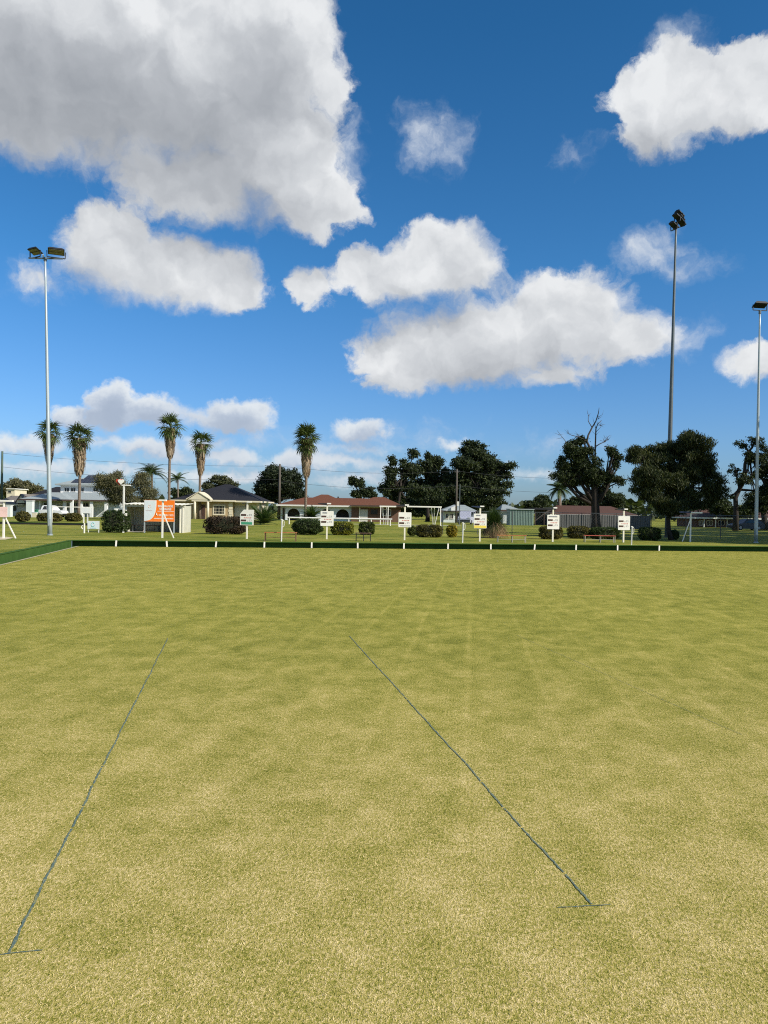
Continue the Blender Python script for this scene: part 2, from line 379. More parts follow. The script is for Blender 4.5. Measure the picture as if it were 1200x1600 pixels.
def bank(label, sa, ta, sb, tb, inward, over):
    a, b = gp(sa, ta), gp(sb, tb); n = inward.normalized()
    root = thing('ditch_bank', label, 'bank', (a + b) / 2 + Vector((0, 0, -.16)), 'green carpeted banks round the bowling green')
    up = Vector((0, 0, 1)); ln = (b - a).length; ax = (b - a).normalized(); k = max(1, int(ln / 1.9))
    f = MB(); f.add([a - up * .16, b - up * .16, b + up * (LAWN - .016), a + up * (LAWN - .016), a - up * .16 - n * .12, b - up * .16 - n * .12, b + up * (LAWN - .016) - n * .12, a + up * (LAWN - .016) - n * .12],
             [(0, 1, 2, 3), (4, 7, 6, 5), (3, 2, 6, 7), (0, 3, 7, 4), (1, 5, 6, 2)])
    fix_normals(f.build('carpet_face', BANK, root))
    c = MB(); z0, z1 = LAWN - .012, LAWN + .012
    c.add([p + q + up * z for z in (z0, z1) for p, q in ((a, n * over), (b, n * over), (b, -n * .14), (a, -n * .14))],
          [(0, 1, 2, 3), (7, 6, 5, 4), (0, 4, 5, 1), (1, 5, 6, 2), (2, 6, 7, 3), (3, 7, 4, 0)])
    fix_normals(c.build('coping', BANK, root))
    return root
far_bank = bank('dark shaded green bank along the far end of the green', S0, T1, S1, T1, -d_, .27)  # coping overhang made this wide to shade the bank face
left_bank = bank('sunlit green bank along the left side of the green', S0, T0, S0, T1 - .15, e_, .02)
bank('green bank along the right side of the green', S1, T0, S1, T1 - .15, -e_, .02)
bank('green bank along the near end of the green', S0 + .2, T0, S1 - .2, T0, d_, .02)
g = MB(); gq(S0 + DW - .10, S0 + DW + .02, T0 + DW, T1 - DW - .1, .012)
pl_o = g.build('concrete_edging', PLINTH); tag(pl_o, 'pale edging strip along the left edge of the green', 'edging')
# rink pegs on the far bank
def peg_mesh():
    m = MB(); m.box(-.04, .04, -.015, .015, 0, .30); me = m.build('rink_peg', WHITE); return me
peg_px = [181, 261, 337, 413, 487, 559, 631, 700, 767, 835, 900, 965, 1030]
peg_names = ['first white rink peg from the left corner of the far bank', 'white rink peg on the far bank below the orange sign', 'white rink peg below the purple hedge on the far bank', 'white rink peg on the far bank left of the leftmost handle post', 'white rink peg on the far bank left of the second scoreboard', 'white rink peg in front of the dark low bench', 'white rink peg on the far bank straight below the third scoreboard', 'white rink peg on the far bank left of the middle handle post', 'white rink peg on the far bank right of the yellow-strip scoreboard', 'white rink peg on the far bank below the right end of the orange bench', 'white rink peg on the far bank left of the red bench', 'white rink peg on the far bank below the rightmost scoreboard', 'last white rink peg to the right on the far bank']
pg0 = peg_mesh()
for i, px in enumerate(peg_px):
    o = pg0 if i == 0 else pg0.copy()
    if i: col.objects.link(o)
    u, v = uv(px, 850); k = u / F; Zp = (T1 - .295) / (k * d_.x + d_.y)
    o.location = (k * Zp, Zp, -.005); o.rotation_euler = (R(random.uniform(-3, 3)), R([4, -5, 6, 1, 0, -1, 2, 1, 0, 6, 3, 1, 2][i]), TH)
    tag(o, peg_names[i], 'peg', 'white rink pegs along the far bank')
    o.location.z = .0

# rink lines (blue-grey string lines on the turf)
LINE = bpy.data.materials.new('blue_line_marking'); LINE.use_nodes = True
_t = NT(LINE.node_tree); _b = LINE.node_tree.nodes['Principled BSDF']; _g = _t.n('ShaderNodeNewGeometry').outputs['Position']
_t.put(_b, 'Base Color', _t.ramp(_t.noise(_g, 45, 4, .65), [(.34, (.050, .092, .090)), (.50, (.10, .15, .125)), (.62, (.22, .22, .09))])); _b.inputs['Roughness'].default_value = .9
def line_strip(name, label, segs, wmul=1.0):
    m = MB(); rg = random.Random(label)
    for (p0, p1, wd) in segs:
        a = P(*p0, ZG(*p0, 0.0)); b = P(*p1, ZG(*p1, 0.0)); n = max(2, int((b - a).length / .022)); ax = (b - a).normalized(); sd = Vector((-ax.y, ax.x, 0))
        L_ = []; off = 0
        for i in range(n + 1):
            p = a + (b - a) * i / n; off = off * .9 + rg.uniform(-.0025, .0025); wv = wd * wmul * rg.uniform(.45, 1.0) / 2
            L_.append((p + sd * (off + wv), p + sd * (off - wv)))
        for i in range(n):
            if rg.random() < .04: continue
            q = [L_[i][0], L_[i][1], L_[i + 1][1], L_[i + 1][0]]
            m.add([(x.x, x.y, .004) for x in q], [(0, 1, 2, 3)])
    return tag(m.build(name, LINE), label, kind='structure')
line_strip('rink_line', 'blue-grey line on the turf at lower left ending in a crossbar', [((262, 998), (13, 1490), .018), ((-20, 1496), (66, 1486), .010)])
line_strip('rink_line', 'blue-grey line on the turf running to a crossbar at lower right', [((546, 994), (925, 1414), .016), ((872, 1419), (955, 1415), .009)])
line_strip('rink_line', 'faint dark line on the turf towards the right edge', [((806, 992), (1160, 1149), .007)], .8)

# close-cut grass blades of the near turf
def turf_blades():
    rng = np.random.default_rng(17); n = 620000
    Zs = rng.uniform(2.6, 10.5, n); Xs = rng.uniform(-1, 1, n) * 5.6; keep = (np.abs(Xs) < .53 * Zs + .15)
    dens = (3.0 / Zs) ** 1.1 * np.clip((10.5 - Zs) / 4.5, 0, 1); keep &= rng.uniform(0, 1, n) < np.minimum(1, dens * 1.15)
    X_, Y_ = Xs[keep], Zs[keep]; k = len(X_)
    a = rng.normal(R(100), 1.0, k); ln = rng.uniform(.007, .017, k); up = rng.uniform(.15, .75, k); wd = rng.uniform(.0012, .0024, k)
    hx, hy = np.cos(a), np.sin(a); z0 = np.full(k, -.001)
    p = np.stack([X_, Y_, z0], 1); sd = np.stack([-hy * wd, hx * wd, np.zeros(k)], 1)
    tip = p + np.stack([hx * ln * np.cos(up), hy * ln * np.cos(up), ln * np.sin(up)], 1)
    V = np.stack([p - sd, p + sd, tip], 1).reshape(-1, 3); Q = np.arange(3 * k).reshape(k, 3)
    o = npmesh('grass_blades', V, Q, BLADES, None); tag(o, 'short mown grass blades of the near turf', kind='stuff')
turf_blades()

# ------------------------------------------------------------------ light poles
def pole(label, px, py, pxt, pyt, Z, r0, r1, heads, mat, cat='light pole', group='tall floodlight poles'):
    b = P(px, py, Z); b.z = LAWN; t = P(pxt, pyt, Z)
    root = thing('floodlight_pole', label, cat, b, group)
    m = MB(); n = 14
    m.tube([b + (t - b) * i / n for i in range(n + 1)], [r0 + (r1 - r0) * i / n for i in range(n + 1)], 16)
    m.build('pole', mat, root, smooth=True)
    hz = b + Vector((0, -r0 * 1.02, .75)); MB().box(hz.x - r0 * .45, hz.x + r0 * .45, hz.y - .012, hz.y + .03, hz.z - .2, hz.z + .2).build('access_hatch', mat, root)
    bp = MB(); bp.tube([b, b + Vector((0, 0, .05))], [r0 * 1.25, r0 * 1.25], 16); bp.build('base_plate', mat, root)
    return root, b, t
def floodlight(root, c, yaw, tilt, w, d, h, face=LAMPGLASS, body=BLACK):
    """a flat rectangular floodlight: housing, glass, bracket; c is the bracket foot"""
    M = Matrix.Translation(c) @ Matrix.Rotation(yaw, 4, 'Z')
    Mt = M @ Matrix.Translation((0, 0, .34)) @ Matrix.Rotation(tilt, 4, 'X')
    def tr(mb, MM): mb.v = [tuple(MM @ Vector(x)) for x in mb.v]; return mb
    hs = MB().prism([(-w / 2, -h * .2), (w / 2, -h * .2), (w / 2, h * .25), (w / 2 - .12, h), (-w / 2 + .12, h), (-w / 2, h * .25)], -d / 2, d / 2)
    ho = fix_normals(tr(hs, Mt).build('housing', body, root))
    for ya, yb in ((-d / 2 + .05, -.02), (.02, d / 2 - .05)):
        tr(MB().box(-w / 2 + .05, w / 2 - .05, ya, yb, -h * .2 - .02, -h * .2 - .003), Mt).build('glass', face, ho)
    br = MB(); br.bar((-w / 2 - .04, 0, 0), (w / 2 + .04, 0, 0), .05); br.bar((-w / 2 - .04, 0, 0), (-w / 2 - .05, 0, .36), .045); br.bar((w / 2 + .04, 0, 0), (w / 2 + .05, 0, .36), .045)
    tr(br, M).build('bracket', BLACK, root)
    return ho
r, b, t = pole('grey floodlight pole with two lamps at the left of the green', 78, 836, 71, 404, 44.0, .135, .05, 2, GALV)
m = MB(); m.bar(t + Vector((-.95, 0, .0)), t + Vector((1.0, 0, .0)), .07); m.tube([t + Vector((0, 0, -.15)), t + Vector((0, 0, .06))], [.09, .09], 12); m.build('cross_arm', GALVD, r)
floodlight(r, t + Vector((-.58, 0, .05)), R(-28), R(-26), .78, .50, .085)
floodlight(r, t + Vector((.62, 0, .05)), R(22), R(-26), .88, .50, .085)
m = MB().box(-.03, .03, -.03, .03, 0, .16); m.v = [tuple(Vector(x) + t + Vector((-.12, 0, .06))) for x in m.v]; m.build('sensor', WHITE, r)
r, b, t = pole('slim grey floodlight pole with a single lamp at the right edge', 1181, 848, 1187, 486, 52.0, .13, .05, 1, GALV)
m = MB(); m.tube([t + Vector((0, 0, -.2)), t + Vector((0, 0, .03))], [.085, .085], 12); m.build('collar', GALVD, r)
floodlight(r, t + Vector((0, 0, .04)), R(8), R(-28), .92, .5, .14, face=BLACK)
r, b, t = pole('very tall dark sports floodlight mast rising behind the drooping tree', 1042.5, 840, 1056, 352, 61.0, .21, .07, 4, GALVD)
m = MB(); m.bar(t + Vector((-.55, -.9, -.72)), t + Vector((.75, 1.3, 1.0)), .09); m.bar(t + Vector((0, 0, -.2)), t + Vector((.1, .2, .3)), .12); m.build('lamp_arm', GALVD, r)
for (dx, dy, dz, yw) in ((.72, 1.2, 1.0, -58), (.52, .5, .42, -52), (.02, -.2, .20, -62), (.42, 0, -.12, -50), (-.50, -.9, -.72, -60)):
    floodlight(r, t + Vector((dx, dy, dz)), R(yw), R(-25), .50, .72, .17, face=BLACK)

# ------------------------------------------------------------------ scoreboards
def add_local(root, name, mat, fn, parent=None, smooth=False):
    m = MB(); fn(m); return m.build(name, mat, parent or root, smooth, local=True)
def scoreboard(px, py, label, yaw, style):
    Z = ZG(px, py); b = P(px, py, Z); root = thing('scoreboard', label, 'scoreboard', b, 'rink scoreboards beyond the far bank'); root.rotation_euler.z = yaw
    k = Z / F
    top = 2.02; bz0, bz1, hw = .78, 1.66, .385
    add_local(root, 'post', CREAM, lambda m: m.box(-.045, .045, -.03, .06, -.02, top))
    poly = [(-hw, bz0 + .03), (-hw + .03, bz0), (hw - .03, bz0), (hw, bz0 + .03), (hw, bz1 - .03), (hw - .03, bz1), (-hw + .03, bz1), (-hw, bz1 - .03)]
    if style == 'green': poly = [(-hw, bz0), (hw, bz0), (hw, bz1), (-hw + .20, bz1), (-hw, bz1 - .24)]
    bo = add_local(root, 'board', WHITE, lambda m: m.prism(poly, -.062, -.032)); fix_normals(bo)
    y0, y1 = -.072, -.0625
    for z in ((1.34, 1.02) if style != 'green' else (1.36, 1.05)):
        add_local(root, 'number_slot', BROWNP, lambda m: m.box(-hw + .05, -.04, y0, y1, z - .05, z + .05), bo)
        def dig(m):
            for x in (.05, .15, .24):
                if x == .05: m.bar((x - .03, y0 + .004, z - .035), (x + .03, y0 + .004, z + .0), .018, .008); m.bar((x - .03, y0 + .004, z - .04), (x + .03, y0 + .004, z - .04), .008, .018)
                else:
                    m.box(x - .03, x + .03, y0 + .003, y1, z + .032, z + .046); m.box(x - .03, x + .03, y0 + .003, y1, z - .046, z - .032); m.box(x + .018, x + .031, y0 + .003, y1, z - .03, z + .03)
        add_local(root, 'digits', GREYP, dig, bo)['kind'] = 'stuff'
    zr = 1.18 if style != 'green' else 1.205
    def redrow(m):
        m.box(-.16, -.12, y0 + .003, y1, zr - .03, zr + .03)
        for q, x in enumerate((-.06, 0, .05, .12, .18, .23)): m.box(x - .018, x + .018, y0 + .003, y1, zr - .028, zr + (.026 if q % 2 else .01))
    add_local(root, 'red_lettering', REDP, redrow, bo)['kind'] = 'stuff'
    if style == 'green':
        add_local(root, 'green_strip', GREENP, lambda m: m.box(-hw + .07, hw - .07, y0, y1, bz0 + .04, bz0 + .18), bo)
    if style == 'yellow':
        add_local(root, 'yellow_strip', YELLOWP, lambda m: m.box(-hw + .02, hw - .02, y0, y1, bz0 + .02, bz0 + .17), bo)
    if style in ('dark', 'yellow', 'script'):
        def toprow(m):
            for q in range(9 if style == 'dark' else 5):
                x = -.27 + q * .062 if style == 'dark' else -.24 + q * .055
                m.box(x - .024, x + .024, y0, y1, bz1 - .14, bz1 - (.06 if q % 2 else .08))
        add_local(root, 'dark_lettering', GREYP, toprow, bo)['kind'] = 'stuff'
    if style == 'plain':
        add_local(root, 'lower_lettering', GREYP, lambda m: [m.box(-.3 + .07 * q, -.25 + .07 * q, y0, y1, bz0 + .06, bz0 + .10) for q in range(9)], bo)['kind'] = 'stuff'
    # lamp on top: white box on the right, dark hooded arm to the left
    lz = top + .04
    add_local(root, 'lamp', WHITE, lambda m: m.box(-.02, .22, -.10, .08, lz, lz + .075))
    def arm(m):
        if style == 'green': m.bar((.02, 0, lz), (-.30, -.05, lz - .05), .05); m.box(-.10, -.04, -.05, .05, 1.78, 1.98)
        else: m.prism([(-.03, lz - .06), (-.52, lz + .0), (-.56, lz + .05), (-.03, lz + .06)], -.14, .14)
    fix_normals(add_local(root, 'hood', BLACK if style != 'yellow' else pmat('navy_metal', (.015, .025, .06), .5), arm))
    return root
scoreboard(385.5, 842, 'scoreboard with a cut corner and a green strip beside the purple hedge', R(-3), 'green')
scoreboard(510.5, 842.5, 'scoreboard with a scrawled heading between the dark green and yellow-green bushes', R(3), 'script')
scoreboard(632, 844, 'scoreboard in front of the white swing frame, third from the left', R(4), 'plain')
scoreboard(749.5, 846, 'scoreboard with a yellow strip beside the spiky yucca', R(4), 'yellow')
scoreboard(863.5, 846.5, 'scoreboard with a dark heading line, fifth from the left', R(6), 'dark')
scoreboard(974, 847.5, 'plain scoreboard beside the red bench, rightmost of the six', R(6), 'bare')

# handle posts
def handle_post(px, py, h, label):
    b = P(px, py, ZG(px, py)); b.z = LAWN
    root = thing('handle_post', label, 'post', b, 'white posts with a side handle by the far bank')
    add_local(root, 'post', OLDWHITE, lambda m: m.tube([(0, 0, -.02), (.015, 0, h)], [.038, .036], 10))
    add_local(root, 'handle', OLDWHITE, lambda m: m.tube([(.03, 0, h - .03), (.12, 0, h - .06), (.13, 0, h - .12), (.13, 0, h - .30), (.11, 0, h - .37), (.03, 0, h - .40)], [.018] * 6, 6))
    add_local(root, 'cap', WHITE, lambda m: m.box(-.04, .07, -.04, .04, h - .01, h + .03))
handle_post(439.5, 846, 1.16, 'white handle post beside the leftmost orange bench')
handle_post(722.5, 848, 1.12, 'white handle post between the yellow bush and the yucca')
handle_post(986.5, 851.5, 1.06, 'white handle post to the right of the rightmost scoreboard')

# braced posts
def braced(px, py, ytop, xd, yd, label, tw, board=None, w=.085):
    Z = ZG(px, py); b = P(px, py, Z); b.z = LAWN; k = Z / F
    root = thing('braced_post', label, 'post', b, 'white posts with a slanting brace'); h = (py - ytop) * k
    add_local(root, 'post', WHITE, lambda m: m.box(-w / 2, w / 2, -w / 2, w / 2, -.02, h))
    dx = (xd - px) * k
    sgn = 1 if dx > 0 else -1
    add_local(root, 'brace', WHITE, lambda m: m.bar((sgn * w * .55, 0, h * (.66 if board is None else .6) + (.15 if sgn < 0 else 0)), (dx, 0, 0), w * .62))
    add_local(root, 'cap', WHITE, lambda m: m.box(-tw * .5 if sgn > 0 else -.03, tw * .5 if sgn > 0 else tw, -.10, .08, h + .002, h + .09))
    if board: add_local(root, 'plate', PINKP, lambda m: m.box(-.26, .20, -.10, -.06, h * .58, h * .86))
    if sgn < 0: add_local(root, 'hood', pmat('navy_metal', (.015, .025, .06), .5), lambda m: m.box(-.75, -.04, -.14, .14, h + .02, h + .12))
    return root
braced(253.5, 840.5, 783, 271.5, 841, 'white braced post standing in front of the orange sign', .40)
braced(1078.5, 846.5, 802, 1066, 848, 'white braced post under the drooping tree at right', .75)
braced(5.5, 841, 784, 24.5, 840.5, 'white braced post with a pink plate at the left edge', .9, board=True)

# benches
def bench(px0, px1, py, ytop, label, mat, legm, slats=1):
    Z = ZG((px0 + px1) / 2, py); k = Z / F; b = P((px0 + px1) / 2, py, Z); b.z = LAWN; L_ = (px1 - px0) * k; h = (py - ytop) * k
    root = thing('park_bench', label, 'bench', b, 'low benches along the far bank')
    for j in range(3):
        add_local(root, 'slat', mat, lambda m: m.box(-L_ / 2, L_ / 2, -.17 + .12 * j, -.07 + .12 * j, h - .035, h))
    for x in (-L_ / 2 + .05, L_ * .02, L_ / 2 - .05):
        for y in (-.14, .14): add_local(root, 'leg', legm, lambda m: m.bar((x, y, -.02), (x, y, h - .036), .038))
    add_local(root, 'stretcher', legm, lambda m: m.bar((-L_ / 2 + .05, -.14, h * .42), (L_ / 2 - .05, -.14, h * .42), .022))
BORANGE = pmat('orange_slat', (.42, .15, .05), .6, var=.3, scale=4); BRED = pmat('red_slat', (.42, .09, .06), .6, var=.25, scale=4); BBROWN = pmat('brown_slat', (.13, .07, .05), .7, var=.3, scale=4)
RUST = pmat('rusty_leg', (.16, .09, .05), .7, var=.3)
PALELEG = pmat('pale_leg', (.35, .33, .25), .6, var=.2)
bench(413, 463.5, 845.5, 831.5, 'orange slatted bench behind the leftmost handle post', BORANGE, RUST)
bench(555, 580, 845.5, 832.5, 'short dark brown bench in front of the small clipped bush', BBROWN, BLACK)
bench(776, 822, 847.5, 836, 'orange bench to the right of the yucca', BORANGE, PALELEG)
bench(912, 961, 847.5, 836.5, 'red bench in front of the dark hedge', BRED, PALELEG)

# ------------------------------------------------------------------ lawn plants: hedges and bushes
OLIVE = leafmat('hedge_leaf', [(0, (.030, .045, .012)), (.6, (.062, .085, .020)), (1, (.11, .13, .03))])
DARKLEAF = leafmat('dark_hedge_leaf', [(0, (.018, .032, .010)), (.6, (.035, .06, .016)), (1, (.07, .10, .03))])
YELLOWLEAF = leafmat('yellow_green_leaf', [(0, (.05, .065, .012)), (.5, (.13, .145, .02)), (1, (.26, .24, .03))])
GOLDLEAF = leafmat('golden_leaf', [(0, (.07, .08, .015)), (.5, (.22, .19, .02)), (1, (.42, .30, .03))])
PURPLELEAF = leafmat('purple_leaf', [(0, (.030, .022, .016)), (.6, (.060, .042, .030)), (1, (.10, .075, .045))])
BROWNLEAF = leafmat('brown_green_leaf', [(0, (.045, .042, .014)), (.6, (.09, .085, .025)), (1, (.16, .14, .04))])
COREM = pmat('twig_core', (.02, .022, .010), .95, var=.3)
def hedge(px0, px1, ytop, py, label, mat, depth=1.2, n=2600, leaf=.07, power=3.2, seed=1, cat='bush', Z=None, name='clipped_bush', topmat=None):
    Z = Z or ZG((px0 + px1) / 2, py); k = Z / F; b = base((px0 + px1) / 2, Z); b.y += depth / 2
    w_, h = (px1 - px0) * k, (py - ytop) * k
    root = thing(name, label, cat, b); rng = np.random.default_rng(seed)
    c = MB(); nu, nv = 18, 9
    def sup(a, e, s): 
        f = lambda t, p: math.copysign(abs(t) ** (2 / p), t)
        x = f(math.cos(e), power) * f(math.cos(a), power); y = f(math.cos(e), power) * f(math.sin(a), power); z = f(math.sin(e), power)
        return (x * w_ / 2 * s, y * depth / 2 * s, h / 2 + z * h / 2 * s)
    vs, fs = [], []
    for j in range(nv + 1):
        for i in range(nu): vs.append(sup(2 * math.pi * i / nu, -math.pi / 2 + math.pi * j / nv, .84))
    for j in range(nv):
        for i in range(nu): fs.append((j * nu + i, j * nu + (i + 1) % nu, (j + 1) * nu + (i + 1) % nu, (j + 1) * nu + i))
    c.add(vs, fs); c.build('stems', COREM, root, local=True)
    pts = []
    for _ in range(n):
        a = rng.uniform(0, 2 * math.pi); e = math.asin(rng.uniform(-.95, 1)); s = rng.uniform(.84, 1.03) + .05 * math.sin(a * 5 + e * 7 + seed)
        pts.append(sup(a, e, s))
    V, Q = leaf_quads(rng, np.array(pts), leaf, 1.7)
    V[:, 2] = np.maximum(V[:, 2], .02)
    npmesh('foliage', V, Q, mat, root)
    return root
hedge(155, 196, 797, 832.5, 'square dark green hedge left of the metal shelter', DARKLEAF, 1.4, 3600, seed=2)
hedge(316, 383, 807, 835, 'long purple-brown hedge behind the first scoreboard', PURPLELEAF, 1.3, 5200, seed=3)
hedge(455, 503, 811, 836, 'dark green rounded bush left of the second scoreboard', DARKLEAF, 1.4, 3400, seed=4, power=2.4)
hedge(516, 552, 815.5, 836.5, 'yellow-green clipped bush right of the second scoreboard', YELLOWLEAF, 1.2, 2800, seed=5, power=3)
hedge(560, 585, 815.5, 836, 'small square clipped bush behind the short brown bench', OLIVE, 1.1, 2200, seed=6)
hedge(637, 651, 822, 838, 'small loose green bush just right of the third scoreboard', OLIVE, .7, 700, seed=7, power=2)
hedge(650, 692, 820, 840, 'wide low clipped hedge in the middle of the lawn', BROWNLEAF, 1.2, 3200, seed=8)
hedge(698, 715.5, 820, 840, 'small golden yellow bush left of the middle handle post', GOLDLEAF, .8, 1300, seed=9, power=2.3)
hedge(845, 881, 822, 843, 'brownish hedge behind the fifth scoreboard', BROWNLEAF, 1.2, 2400, seed=10)
hedge(890, 923, 822, 842, 'brownish hedge behind the left end of the red bench', BROWNLEAF, 1.2, 2400, seed=11)
hedge(925, 972, 824, 843, 'dark hedge behind the right end of the red bench', DARKLEAF, 1.2, 2800, seed=12)
hedge(1004, 1036, 824, 845, 'dark square hedge left of the drooping tree trunk', DARKLEAF, 1.3, 2200, seed=13)
hedge(1050, 1064, 828, 844, 'low dark bush at the foot of the drooping tree', DARKLEAF, .8, 800, seed=14, power=2)
hedge(55, 92, 802, 815, 'low olive hedge in front of the white car', BROWNLEAF, 1.2, 2200, seed=15, leaf=.12)
hedge(99, 122, 802, 815, 'round olive hedge below the second palm', BROWNLEAF, 1.4, 1800, seed=16, leaf=.12, power=2.5)
hedge(20, 42, 799, 816, 'loose twiggy shrub in front of the small cream house', BROWNLEAF, 1.2, 700, seed=17, leaf=.13, power=2)

# ------------------------------------------------------------------ trees
EUC = leafmat('gum_leaf', [(0, (.012, .020, .010)), (.6, (.028, .042, .017)), (1, (.085, .11, .042))], .25)
EUC2 = leafmat('grey_gum_leaf', [(0, (.028, .034, .018)), (.6, (.06, .07, .035)), (1, (.11, .12, .06))], .25)
FIG = leafmat('fig_leaf', [(0, (.010, .018, .010)), (.6, (.020, .032, .014)), (1, (.05, .065, .03))], .15)
PEPPER = leafmat('pepper_leaf', [(0, (.014, .022, .008)), (.6, (.032, .046, .015)), (1, (.080, .088, .030))], .25)
WILLOW = leafmat('olive_feather_leaf', [(0, (.055, .058, .030)), (.6, (.115, .115, .06)), (1, (.20, .19, .11))], .3)
DARKTREE = leafmat('dark_tree_leaf', [(0, (.012, .020, .009)), (.6, (.028, .043, .015)), (1, (.070, .092, .030))], .22)
def tree(name, label, px, Z, lobes_px, mat, n=500, per=14, sig=.35, leaf=.28, sub=13, droop=0., seed=1, trunk_r=.3, trunk_path=None, branches=True, bark=BARK, group=None, hollow=.45, depth=.8, fork=None, aspect=1.7, extra=None):
    """lobes_px: (px, py, rx, ry) outlines of leaf masses in the photo, turned into ellipsoids at depth Z"""
    b = base(px, Z); k = Z / F; root = thing(name, label, 'tree', b, group); rng = np.random.default_rng(seed); rg = random.Random(seed)
    L_ = []
    for i, (x, y, rx, ry) in enumerate(lobes_px):
        c = P(x, y, Z) - b; r_ = max(rx, ry) * k
        L_.append((c.x, rg.uniform(-.5, .5) * r_ * 1.2, c.z, rx * k, min(rx, ry * 1.6) * k * depth, ry * k))
    pts = lobe_points(rng, L_, n, per, sig, hollow, sub)
    V, Q = leaf_quads(rng, pts, leaf, aspect, droop); V[:, 2] = np.maximum(V[:, 2], .05)
    npmesh('crown', V, Q, mat, root)
    m = MB()
    top = max(l[2] for l in L_); cx = sum(l[0] * l[3] for l in L_) / sum(l[3] for l in L_)
    if trunk_path: path = [P(x, y, Z) - b for x, y in trunk_path]; path[0].z = -.05
    else: path = [Vector((0, 0, -.05)), Vector((.05, 0, top * .25)), Vector((cx * .4, 0, top * .45)), Vector((cx * .7, 0, top * .62))]
    nn = len(path); m.tube(path, [trunk_r * (1.25 if i == 0 else 1 - .5 * i / nn) for i in range(nn)], 9)
    if branches:
        for l in L_:
            fk = path[-1] if rg.random() < .5 else path[max(1, nn // 2)]
            e = Vector(l[:3]); mid = (fk + e) / 2 + Vector((rg.uniform(-.2, .2), rg.uniform(-.2, .2), -.12 * (e - fk).length)) 
            m.tube([fk, mid, e], [trunk_r * .5, trunk_r * .32, trunk_r * .12], 6)
            for q in range(3):
                e2 = e + Vector((rg.uniform(-1, 1) * l[3], rg.uniform(-1, 1) * l[4], rg.uniform(-.4, .9) * l[5])) * .75
                m.tube([mid, (mid + e2) / 2 + Vector((0, 0, .1)), e2], [trunk_r * .25, trunk_r * .16, trunk_r * .05], 5)
    m.build('trunk', bark, root, smooth=True, local=True)
    return root, b, L_
# far belt of trees that closes the horizon
TR = [
 ('olive tree belt rising behind the small cream house', 28, 175, [(10, 765, 22, 12), (30, 762, 20, 12), (50, 765, 18, 13), (22, 754, 10, 7), (58, 770, 12, 10)], WILLOW, 320, .5, .5),
 ('grey gum tree behind the beige house', 345, 165, [(330, 760, 12, 8), (345, 752, 14, 9), (358, 758, 12, 9), (340, 768, 16, 8)], EUC2, 200, .45, .42),
 ('small dark tree between the beige house and the thin palm', 283, 170, [(275, 770, 10, 7), (290, 768, 12, 8), (297, 774, 8, 6)], EUC, 120, .45, .42),
 ('broad dark round-headed fig tree behind the beige house garage', 436, 138, [(440, 760, 34, 26), (420, 765, 24, 22), (455, 758, 22, 22), (436, 742, 24, 14), (408, 776, 14, 10), (466, 772, 12, 14)], FIG, 900, .42, .36),
 ('thin-topped small gum behind the red roofed house', 562, 150, [(551, 752, 8, 9), (562, 755, 8, 8), (573, 768, 10, 9), (560, 772, 12, 8), (580, 774, 8, 6)], EUC, 150, .4, .36),
 ('tall dark gum tree behind the end of the red roofed house', 622, 152, [(612, 742, 14, 20), (612, 720, 8, 8), (640, 735, 16, 20), (646, 709, 11, 8), (632, 725, 11, 10), (625, 765, 26, 22), (602, 765, 10, 14), (620, 790, 34, 14), (650, 795, 30, 14)], EUC, 620, .45, .40),
 ('dark gum tree with a ragged top in the middle of the tree group', 668, 156, [(660, 730, 14, 16), (668, 713, 9, 7), (682, 722, 12, 10), (676, 745, 22, 24), (656, 765, 24, 20), (692, 762, 20, 22), (698, 742, 12, 16), (690, 790, 30, 14)], EUC, 620, .45, .40),
 ('biggest dark spreading gum tree right of the tree group', 742, 150, [(742, 710, 34, 18), (725, 725, 24, 20), (765, 720, 26, 18), (742, 748, 44, 30), (785, 738, 20, 14), (797, 730, 10, 7), (715, 760, 26, 24), (772, 765, 26, 22), (738, 698, 20, 9), (755, 780, 44, 16), (720, 790, 30, 14), (780, 795, 24, 12)], EUC, 1500, .5, .42),
 ('weeping green tree in front of the dark gum group', 668, 132, [(668, 775, 26, 16), (655, 768, 16, 12), (684, 772, 14, 14)], DARKTREE, 420, .35, .30),
 ('dark round tree behind the pale green shed', 840, 140, [(840, 788, 18, 10), (846, 782, 10, 6), (828, 792, 12, 8)], DARKTREE, 240, .4, .36),
 ('low dark tree mass behind the brown roofed house', 910, 125, [(905, 785, 18, 9), (922, 780, 12, 8), (950, 782, 22, 10), (890, 790, 14, 8), (970, 778, 12, 9)], DARKTREE, 360, .4, .34),
 ('dark tree closing the gap between drooping tree and right gum', 1140, 120, [(1140, 795, 24, 12), (1120, 792, 18, 14), (1160, 800, 16, 10)], DARKTREE, 260, .4, .36),
]
for i, (lab, px, Z, lob, mt, n, sg, lf) in enumerate(TR):
    tree('gum_tree' if 'gum' in lab else 'leafy_tree', lab, px, Z, lob, mt, int(n * 4.0), 16, sg * .62, lf * .58, droop=.75 if 'weeping' in lab else 0., seed=30 + i, trunk_r=.35, aspect=3.5 if 'weeping' in lab else 1.6)
